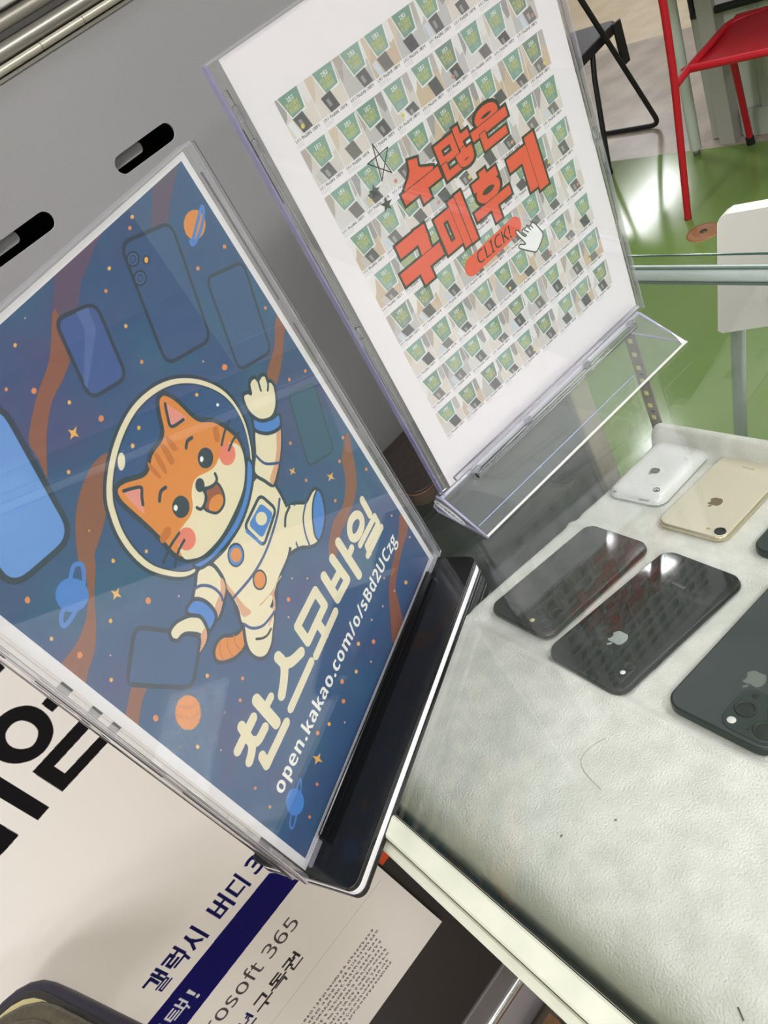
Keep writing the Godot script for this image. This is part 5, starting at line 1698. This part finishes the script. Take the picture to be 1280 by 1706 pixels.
f|orange2|16.0,226.2 15.6,226.3 15.3,226.2 15.0,225.9 14.8,225.5 14.8,225.0 15.0,224.6 15.3,224.3 15.7,224.3 16.0,224.5 16.3,224.9 16.4,225.3 16.2,225.8
f|orange2|13.6,241.5 13.3,241.7 12.9,241.6 12.6,241.3 12.4,240.8 12.4,240.3 12.6,239.9 12.9,239.6 13.3,239.6 13.7,239.8 13.9,240.2 14.0,240.7 13.9,241.2
f|orange2|22.7,273.7 22.3,273.8 21.9,273.7 21.6,273.3 21.4,272.8 21.4,272.2 21.6,271.7 22.0,271.4 22.4,271.4 22.8,271.7 23.0,272.1 23.1,272.7 23.0,273.3
f|orange2|38.4,268.6 38.0,268.8 37.6,268.7 37.3,268.3 37.1,267.8 37.1,267.2 37.2,266.7 37.6,266.4 38.0,266.4 38.4,266.6 38.7,267.1 38.8,267.7 38.7,268.2
f|orange2|135.4,478.2 134.8,478.3 134.0,477.9 133.4,477.0 132.9,475.9 132.8,474.8 133.0,473.9 133.5,473.5 134.2,473.7 134.9,474.4 135.5,475.4 135.8,476.5 135.8,477.6
p|yellow|76.3,46.3 74.2,47.6 74.0,49.8 72.7,48.0 70.3,47.9 72.3,46.6 72.5,44.5 73.8,46.2
p|yellow|41.3,101.8 39.4,102.9 39.1,105.3 38.0,103.2 35.8,102.9 37.7,101.7 38.0,99.4 39.1,101.5
p|yellow|154.8,145.7 153.0,146.6 153.2,148.8 151.6,146.7 149.3,146.3 151.1,145.4 150.9,143.2 152.5,145.2
p|yellow|176.1,170.6 173.9,171.7 174.2,174.3 172.2,171.8 169.3,171.1 171.5,170.0 171.2,167.4 173.1,169.9
p|yellow|51.7,259.6 49.3,260.8 49.0,264.6 47.5,260.7 44.8,259.3 47.2,258.1 47.5,254.4 48.9,258.2
f|orange|70.6,168.2 66.4,168.1 62.6,165.6 59.0,161.1 54.4,159.5 49.5,161.3 47.9,165.5 51.0,170.2 56.7,174.5 63.6,175.9 67.6,173.1
o|navy|1.9|70.6,168.2 66.4,168.1 62.6,165.6 59.0,161.1 54.4,159.5 49.5,161.3 47.9,165.5 51.0,170.2 56.7,174.5 63.6,175.9 67.6,173.1
s|orange3|0.7|55.6,161.2 52.5,163.9 50.5,168.4
s|orange3|0.7|59.8,163.8 56.7,166.5 55.0,172.5
s|orange3|0.7|62.9,166.3 60.5,170.3 60.6,175.1
f|cream|75.4,156.6 70.3,167.8 64.9,175.0 62.7,180.9 63.9,187.4 68.4,191.4 75.5,190.5 80.9,186.4 86.8,183.2 97.8,175.2 89.6,164.6
o|navy|1.9|75.4,156.6 70.3,167.8 64.9,175.0 62.7,180.9 63.9,187.4 68.4,191.4 75.5,190.5 80.9,186.4 86.8,183.2 97.8,175.2 89.6,164.6
f|cream|126.4,157.6 132.9,156.1 139.4,157.1 146.0,163.5 148.5,164.4 155.6,164.1 159.1,166.3 159.4,171.9 153.3,180.1 145.8,184.8 137.2,185.8 131.0,182.3 126.5,177.4 121.9,174.2 117.1,171.7 117.8,167.2 120.6,161.5
o|navy|1.9|126.4,157.6 132.9,156.1 139.4,157.1 146.0,163.5 148.5,164.4 155.6,164.1 159.1,166.3 159.4,171.9 153.3,180.1 145.8,184.8 137.2,185.8 131.0,182.3 126.5,177.4 121.9,174.2 117.1,171.7 117.8,167.2 120.6,161.5
f|ringb|158.1,167.0 158.5,171.9 153.1,179.8 145.3,184.2 138.7,185.1 138.9,180.6 145.2,173.0 152.3,168.1
s|navy|1.2|158.6,166.7 152.3,168.1 145.2,173.0 138.9,180.6 138.2,185.5
s|lineb|1.2|140.2,158.3 132.6,161.0 127.2,167.3 124.4,174.9
s|lineb|1.2|147.4,164.3 139.1,168.1 133.9,174.9 131.2,182.0
f|cream|123.8,128.3 134.1,130.0 137.2,140.4 136.3,149.4 133.4,158.3 128.2,164.9 117.2,171.9 104.0,173.9 96.9,176.0 86.0,178.2 70.4,168.7 73.8,159.9 76.8,148.1 79.6,141.6 79.3,133.6 91.0,135.6 107.6,135.1 118.4,132.3
o|navy|1.9|123.8,128.3 134.1,130.0 137.2,140.4 136.3,149.4 133.4,158.3 128.2,164.9 117.2,171.9 104.0,173.9 96.9,176.0 86.0,178.2 70.4,168.7 73.8,159.9 76.8,148.1 79.6,141.6 79.3,133.6 91.0,135.6 107.6,135.1 118.4,132.3
f|cream|78.2,164.1 87.7,176.8 86.4,182.6 80.8,186.3 72.8,190.4 65.4,187.2 64.4,179.9 68.4,172.4
f|skin|78.7,146.9 78.3,154.3 77.9,161.9 78.2,168.5 74.7,167.3 73.3,164.8 76.1,157.1 76.9,149.3
f|skin|104.3,173.7 97.1,173.8 91.4,173.1 83.7,170.9 86.2,172.6 92.9,174.3 89.3,179.8 80.0,182.7 83.3,182.9 89.8,181.3 96.9,174.4 104.4,174.7
s|lineb|1.4|71.0,168.6 72.1,173.2 75.1,177.3 79.5,180.2 88.0,181.9
s|ink|1.2|70.3,179.9 72.8,183.0 76.1,185.1 80.0,185.3
s|lineb|1.5|134.1,148.1 125.1,152.8 108.0,157.4 92.6,157.9 76.4,154.8
f|cream|129.4,154.0 139.3,159.5 123.9,172.5 119.9,164.3
s|navy|1.6|126.3,160.1 130.6,157.1 136.3,156.2
q|cream|navy|1.7|3.5|125.9,136.3 128.4,149.5 108.1,154.8 106.2,138.7
p|ringb|106.7,139.8 108.7,153.0 107.5,153.6 105.1,140.8
q|ringb|ringb|.3|2.5|123.0,139.4 125.2,149.4 110.6,151.4 109.2,140.1
f|cream|120.2,147.7 118.7,148.4 116.9,148.2 115.3,147.2 114.2,145.7 113.8,143.9 114.3,142.3 115.5,141.3 117.2,141.0 118.9,141.6 120.4,142.9 121.2,144.6 121.1,146.3
f|navy|96.2,147.2 93.7,148.5 91.0,148.4 88.7,147.2 87.3,144.9 87.1,142.3 88.2,139.8 90.3,138.0 92.9,137.3 95.4,137.9 97.4,139.7 98.3,142.2 97.8,144.9
f|ringb|95.6,146.5 93.5,147.6 91.2,147.6 89.2,146.5 88.1,144.6 87.9,142.4 88.9,140.3 90.6,138.8 92.9,138.2 95.0,138.7 96.7,140.2 97.4,142.3 97.0,144.6
f|orange|95.0,145.8 93.5,146.5 91.8,146.4 90.4,145.6 89.5,144.1 89.3,142.5 89.9,140.9 91.1,139.9 92.7,139.5 94.3,140.0 95.6,141.2 96.1,142.8 96.0,144.4
f|navy|96.8,167.2 94.6,168.2 92.2,168.2 90.2,167.0 89.0,164.9 88.8,162.5 89.8,160.3 91.6,158.7 93.9,158.2 96.2,158.8 97.9,160.4 98.6,162.7 98.2,165.2
f|orange|96.2,166.4 94.4,167.3 92.4,167.3 90.8,166.3 89.8,164.6 89.7,162.7 90.5,160.9 92.0,159.6 93.9,159.1 95.8,159.6 97.1,160.9 97.7,162.8 97.4,164.7
f|cream|72.6,129.2 79.5,133.5 79.4,142.2 76.5,147.7 71.0,151.6 62.8,153.3 63.6,144.4 60.6,136.1 66.9,132.1
o|navy|1.9|72.6,129.2 79.5,133.5 79.4,142.2 76.5,147.7 71.0,151.6 62.8,153.3 63.6,144.4 60.6,136.1 66.9,132.1
f|skin|77.4,142.9 78.9,143.3 77.2,147.4 73.5,149.6 66.9,151.9 62.5,152.7 65.5,148.4 73.4,146.3
s|lineb|1.4|65.0,133.2 68.2,135.1 71.1,139.1 72.5,143.7 72.3,148.1 71.3,149.8
f|ringb|54.2,136.2 61.0,135.8 64.6,142.6 63.5,151.4 55.8,152.5 57.4,145.3
o|navy|1.8|54.2,136.2 61.0,135.8 64.6,142.6 63.5,151.4 55.8,152.5 57.4,145.3
f|cream|52.8,137.4 55.8,140.6 57.6,145.1 55.3,151.9 51.3,154.0 45.1,153.8 47.3,151.7 51.2,149.8 48.3,143.6 45.5,141.0 42.2,140.2 40.8,137.2 42.6,134.1 47.5,134.3
o|navy|1.8|52.8,137.4 55.8,140.6 57.6,145.1 55.3,151.9 51.3,154.0 45.1,153.8 47.3,151.7 51.2,149.8 48.3,143.6 45.5,141.0 42.2,140.2 40.8,137.2 42.6,134.1 47.5,134.3
f|skin|55.5,149.6 53.3,152.9 49.7,154.2 45.3,153.9 49.2,151.8 51.4,149.5
f|navy|63.2,73.1 70.1,67.4 80.0,62.0 91.8,58.0 103.4,56.5 115.6,58.0 126.0,61.8 134.6,67.6 141.9,75.4 147.6,85.4 149.2,95.7 146.9,106.7 140.4,117.3 133.5,124.4 127.1,129.0 119.3,132.1 107.3,135.3 93.5,135.4 81.5,132.6 72.6,128.8 69.1,129.2 63.6,125.4 58.6,118.3 54.2,108.2 53.4,97.1 55.4,86.8 59.5,78.3
f|cream|64.5,74.0 71.2,68.5 80.8,63.2 92.2,59.4 103.5,58.0 115.3,59.5 125.3,63.2 133.6,68.9 140.7,76.4 146.1,86.0 147.5,96.0 145.3,106.5 139.1,116.7 132.4,123.6 126.3,128.1 118.8,131.1 107.3,134.1 93.9,134.3 82.4,131.6 73.7,127.9 70.3,128.3 65.0,124.7 60.1,117.8 55.8,108.0 55.1,97.2 57.0,87.3 60.9,79.0
f|navy|66.7,75.8 73.1,70.5 82.3,65.5 93.2,61.9 104.0,60.6 115.2,62.1 124.7,65.6 132.7,71.1 139.3,78.3 144.4,87.5 145.8,96.9 143.6,106.9 137.8,116.6 131.4,123.1 125.6,127.3 118.5,130.1 107.6,133.0 95.0,133.2 84.0,130.7 75.7,127.2 72.5,127.6 67.4,124.2 62.7,117.6 58.5,108.3 57.7,98.0 59.5,88.5 63.3,80.6
f|helm|67.4,76.3 73.7,71.1 82.7,66.1 93.5,62.6 104.1,61.3 115.2,62.8 124.6,66.3 132.4,71.7 138.9,78.8 143.9,87.9 145.2,97.2 143.1,107.0 137.3,116.5 131.1,122.9 125.4,127.0 118.5,129.8 107.7,132.7 95.3,132.9 84.5,130.4 76.3,126.9 73.1,127.3 68.1,124.0 63.5,117.6 59.3,108.4 58.6,98.2 60.3,88.8 64.0,81.0
f|yellow|132.9,78.0 132.5,78.2 132.1,78.2 131.6,78.0 131.3,77.7 131.2,77.3 131.3,76.9 131.6,76.6 132.1,76.5 132.5,76.6 132.9,76.9 133.1,77.3 133.1,77.6
f|yellow|90.0,69.5 89.6,69.7 89.1,69.7 88.6,69.5 88.3,69.2 88.2,68.7 88.4,68.3 88.8,68.0 89.3,67.8 89.7,67.9 90.1,68.2 90.3,68.6 90.3,69.1
f|yellow|98.0,66.6 97.6,66.8 97.1,66.8 96.7,66.7 96.4,66.3 96.3,65.9 96.5,65.5 96.8,65.3 97.2,65.1 97.7,65.2 98.1,65.5 98.2,65.8 98.2,66.3
f|yellow|61.3,103.0 61.0,103.2 60.6,103.2 60.3,103.0 60.1,102.7 60.0,102.3 60.2,102.0 60.5,101.7 60.8,101.6 61.2,101.7 61.5,102.0 61.6,102.4 61.6,102.7
f|white|139.1,89.3 138.7,89.4 138.3,89.5 137.9,89.3 137.6,89.0 137.5,88.6 137.6,88.3 137.9,88.0 138.4,87.9 138.8,88.0 139.1,88.2 139.3,88.6 139.3,88.9
f|cream|81.8,70.5 80.4,71.5 79.0,71.9 77.9,71.8 77.4,71.0 77.7,69.9 78.6,68.6 79.9,67.4 81.3,66.7 82.6,66.5 83.4,67.0 83.5,68.0 83.0,69.2
f|orange|116.5,64.1 119.1,65.7 121.8,71.9 124.1,84.5 131.2,91.9 135.5,102.4 136.2,110.3 131.7,118.1 124.8,123.6 113.9,128.1 94.6,130.7 80.3,128.3 73.3,123.8 69.2,115.7 69.2,104.5 68.8,94.7 67.7,81.8 68.2,77.1 69.7,74.9 72.1,74.3 76.3,75.7 85.2,80.5 93.4,77.2 103.8,76.1 109.7,68.7 113.2,64.8
o|navy|2.2|116.5,64.1 119.1,65.7 121.8,71.9 124.1,84.5 131.2,91.9 135.5,102.4 136.2,110.3 131.7,118.1 124.8,123.6 113.9,128.1 94.6,130.7 80.3,128.3 73.3,123.8 69.2,115.7 69.2,104.5 68.8,94.7 67.7,81.8 68.2,77.1 69.7,74.9 72.1,74.3 76.3,75.7 85.2,80.5 93.4,77.2 103.8,76.1 109.7,68.7 113.2,64.8
f|cream|133.8,109.9 132.5,115.9 124.7,123.5 113.7,127.9 94.8,130.1 80.5,127.7 73.9,123.3 71.4,119.7 73.0,114.9 77.0,110.5 83.0,110.1 88.2,110.3 92.5,108.3 95.8,104.5 100.4,101.9 104.6,102.1 110.0,104.6 115.0,106.1 121.1,105.2 128.9,104.3
f|pinke|115.5,69.2 117.1,71.9 119.4,80.4 111.0,77.1
f|pinke|72.3,78.1 78.8,83.2 74.2,88.7 71.9,91.3 71.4,84.4
s|navy|1.4|115.4,68.3 112.5,72.4 110.4,77.1 117.8,79.6
s|navy|1.4|72.2,77.9 76.0,80.3 79.2,83.1 76.6,85.8 74.4,88.4
f|orange4|104.3,77.9 106.0,80.3 105.5,86.0 103.0,84.2
f|orange4|99.8,78.2 101.7,80.3 100.4,87.9 97.4,87.7 98.3,83.2
f|orange4|94.6,78.6 96.1,80.4 94.3,87.5 92.4,88.3 92.8,83.2
f|orange4|89.3,78.5 90.2,80.8 90.0,87.2 88.5,86.9 88.0,81.9
f|orange4|127.7,94.0 130.3,95.5 126.9,100.3 124.4,98.7
f|orange4|69.4,104.2 74.3,103.2 76.6,105.2 74.7,107.3 69.1,106.9
f|navy|117.5,102.9 115.4,104.0 113.0,104.1 110.9,103.1 109.5,101.4 109.2,99.3 110.0,97.3 111.7,95.8 114.0,95.2 116.3,95.6 118.1,97.0 119.0,98.9 118.8,101.1
f|white|112.8,99.2 112.2,99.5 111.6,99.5 111.1,99.4 110.8,99.0 110.8,98.4 111.0,97.9 111.5,97.5 112.1,97.3 112.7,97.3 113.1,97.6 113.3,98.1 113.2,98.7
f|navy|90.7,107.3 88.6,108.4 86.2,108.4 84.1,107.3 82.8,105.5 82.6,103.2 83.4,101.1 85.1,99.6 87.4,99.1 89.7,99.5 91.5,101.0 92.3,103.1 92.1,105.4
f|white|85.9,102.7 85.3,103.0 84.7,103.1 84.2,102.9 83.9,102.4 83.9,101.9 84.1,101.3 84.7,100.9 85.3,100.7 85.8,100.8 86.3,101.1 86.4,101.6 86.3,102.2
s|navy|1.6|109.3,88.8 112.1,87.4 115.2,88.1
s|navy|1.6|81.4,93.6 84.9,91.5 88.1,92.2
f|pinkc|129.1,111.6 126.8,112.8 124.1,112.9 121.7,111.8 120.1,109.9 119.8,107.5 120.6,105.2 122.6,103.6 125.1,102.9 127.7,103.4 129.8,104.9 130.8,107.1 130.6,109.5
f|pinkc|82.3,119.3 80.1,120.4 77.6,120.3 75.4,119.1 74.0,117.0 73.8,114.6 74.6,112.3 76.4,110.7 78.8,110.2 81.2,110.8 83.1,112.5 84.0,114.8 83.7,117.3
f|mouth|102.9,109.2 106.7,111.0 110.3,112.0 109.8,117.3 106.2,121.5 100.1,121.3 96.8,116.8 96.4,113.7 100.3,112.2
f|orange|97.7,116.9 100.5,114.6 104.2,114.7 107.6,116.8 107.5,119.7 105.1,121.7 100.4,121.1
o|navy|1.3|102.9,109.2 106.7,111.0 110.3,112.0 109.8,117.3 106.2,121.5 100.1,121.3 96.8,116.8 96.4,113.7 100.3,112.2
s|navy|1.5|112.7,108.5 111.7,110.8 108.9,111.4 105.0,109.8 102.6,107.7
s|navy|1.5|102.1,108.1 100.9,111.3 97.0,113.1 94.3,112.7 93.4,110.7
f|navy|104.2,107.3 102.8,108.0 101.4,108.1 100.1,107.6 99.4,106.6 99.3,105.3 99.9,104.0 101.1,103.0 102.5,102.5 103.9,102.7 104.9,103.5 105.4,104.7 105.1,106.1
s|navy|1.3|138.8,98.6 132.6,99.7 125.9,102.6
s|navy|1.3|139.1,106.6 133.5,106.1 127.4,107.4
s|navy|1.3|78.1,110.5 70.4,110.6 62.7,112.4
s|navy|1.3|77.6,114.7 71.3,115.5 64.9,118.5
f|ringb|132.0,119.1 134.0,121.1 132.2,124.7 125.8,129.3 114.9,133.9 102.2,136.1 86.9,134.5 76.0,131.1 72.6,127.8 73.5,125.7 81.6,129.8 95.6,131.7 109.1,130.8 121.0,126.8
o|navy|1.6|132.0,119.1 134.0,121.1 132.2,124.7 125.8,129.3 114.9,133.9 102.2,136.1 86.9,134.5 76.0,131.1 72.6,127.8 73.5,125.7 81.6,129.8 95.6,131.7 109.1,130.8 121.0,126.8
f|cream|148.0,112.9 153.9,120.8 162.6,124.5 157.6,130.1 147.5,136.6 136.9,140.6 133.3,133.8 131.3,126.2 139.0,120.5
o|navy|1.8|148.0,112.9 153.9,120.8 162.6,124.5 157.6,130.1 147.5,136.6 136.9,140.6 133.3,133.8 131.3,126.2 139.0,120.5
f|skin|159.3,123.9 162.1,125.6 155.5,131.4 147.2,136.3 136.9,139.9 136.7,136.4 144.8,133.9 152.2,129.9
s|lineb|1.4|138.6,120.9 140.4,128.9 148.6,136.3
f|ringb|151.8,108.1 154.8,113.1 161.6,117.5 167.4,119.6 163.1,124.5 153.9,120.8 147.9,113.0
o|navy|1.8|151.8,108.1 154.8,113.1 161.6,117.5 167.4,119.6 163.1,124.5 153.9,120.8 147.9,113.0
f|cream|153.1,97.9 155.4,96.4 158.5,97.8 159.6,99.3 162.0,95.7 165.4,94.9 168.2,96.2 168.6,98.3 172.4,98.2 174.8,100.4 173.8,103.0 175.7,104.9 175.4,108.8 169.7,115.3 162.2,117.2 155.0,113.3 151.9,107.6 151.5,102.7
o|navy|1.9|153.1,97.9 155.4,96.4 158.5,97.8 159.6,99.3 162.0,95.7 165.4,94.9 168.2,96.2 168.6,98.3 172.4,98.2 174.8,100.4 173.8,103.0 175.7,104.9 175.4,108.8 169.7,115.3 162.2,117.2 155.0,113.3 151.9,107.6 151.5,102.7
s|navy|1.3|168.5,98.5 167.2,100.9 166.2,103.0
s|navy|1.3|173.6,103.2 172.3,104.8 170.1,106.2
l|creamt|5.4|23.6,203.2 40.2,202.6
l|creamt|5.4|33.2,198.1 32.0,203.9
s|creamt|5.4|31.5,205.3 30.5,209.6 27.2,212.1 23.4,213.4
s|creamt|5.4|31.2,209.0 33.9,212.4 40.7,212.8
l|creamt|6.2|47.9,198.9 46.6,218.6
l|creamt|4.8|47.8,206.8 54.2,206.9
l|creamt|5.4|29.3,219.8 27.8,225.4 50.3,225.2
s|creamt|6|72.3,198.6 71.8,204.8 66.3,209.5 59.3,213.1
s|creamt|6|72.2,204.5 76.3,208.7 83.9,212.0
l|creamt|5.2|57.8,223.4 84.6,222.2
l|creamt|5.4|92.6,200.9 115.5,200.7 114.5,212.3 91.4,213.0 92.6,200.9
l|creamt|5.4|103.7,213.6 102.9,223.0
l|creamt|5.2|89.7,223.4 117.4,222.3
l|creamt|5.6|126.2,201.5 124.3,219.1 138.0,219.6 138.4,201.0
l|creamt|5.2|125.2,210.7 137.7,211.0
l|creamt|5.8|149.0,199.5 147.3,226.6
l|creamt|4.8|147.5,211.8 154.6,211.3
o|creamt|5.2|161.6,202.8 166.0,200.6 171.1,201.4 174.1,204.0 174.4,207.5 171.4,210.5 165.7,211.4 161.3,210.0 159.6,206.7
l|creamt|5.0|183.3,201.1 182.0,212.4
l|creamt|4.2|161.5,216.3 184.5,216.8 183.7,222.4 165.4,221.9 164.1,226.7
l|creamt|4.2|161.7,226.2 184.4,226.5
"""

const BOARD := """
f|ink|687.0,122.7 689.8,130.9 689.1,141.0 684.6,150.6 677.5,156.2 669.2,158.2 660.6,156.1 653.3,149.2 649.8,139.8 649.8,128.0 656.1,118.6 663.5,114.4 671.6,114.2 680.3,116.6
f|board|677.9,128.7 679.5,135.3 678.3,142.4 673.7,146.8 667.8,148.2 662.9,144.4 660.5,138.1 661.3,131.8 665.1,126.5 670.7,124.8 674.9,125.7
p|ink|693.2,129.5 692.9,140.3 721.7,139.5 722.3,127.9
p|ink|654.4,163.3 654.2,193.5 728.0,191.7 726.0,160.1
p|board|664.9,173.1 664.9,184.1 718.8,183.0 718.8,171.0
p|ink|641.1,105.6 641.1,194.6 630.0,195.4 630.0,112.2
p|ink|617.0,130.9 615.6,192.3 602.3,193.1 589.2,191.6 593.6,135.5
p|ink|699.0,78.5 698.0,90.6 690.2,91.1 691.5,79.4
p|band|488.1,427.6 691.0,425.7 708.8,465.3 499.6,469.9
"""

const HAND := """
p|hand|126.7,173.2 128.5,173.2 131.8,179.4 133.8,180.2 131.4,176.2 133.4,175.2 135.1,175.7 136.8,174.7 138.5,176.8 141.0,175.8 143.0,177.1 145.8,183.3 146.6,188.6 138.3,194.6 134.3,192.8 126.0,185.1 125.2,182.8 127.2,182.6 130.9,184.6 127.6,176.7
o|handline|.9|126.7,173.2 128.5,173.2 131.8,179.4 133.8,180.2 131.4,176.2 133.4,175.2 135.1,175.7 136.8,174.7 138.5,176.8 141.0,175.8 143.0,177.1 145.8,183.3 146.6,188.6 138.3,194.6 134.3,192.8 126.0,185.1 125.2,182.8 127.2,182.6 130.9,184.6 127.6,176.7
s|handline|.8|133.6,176.2 136.2,179.4
s|handline|.8|136.7,175.6 138.5,179.1
s|handline|.8|139.6,176.1 140.6,179.1
"""
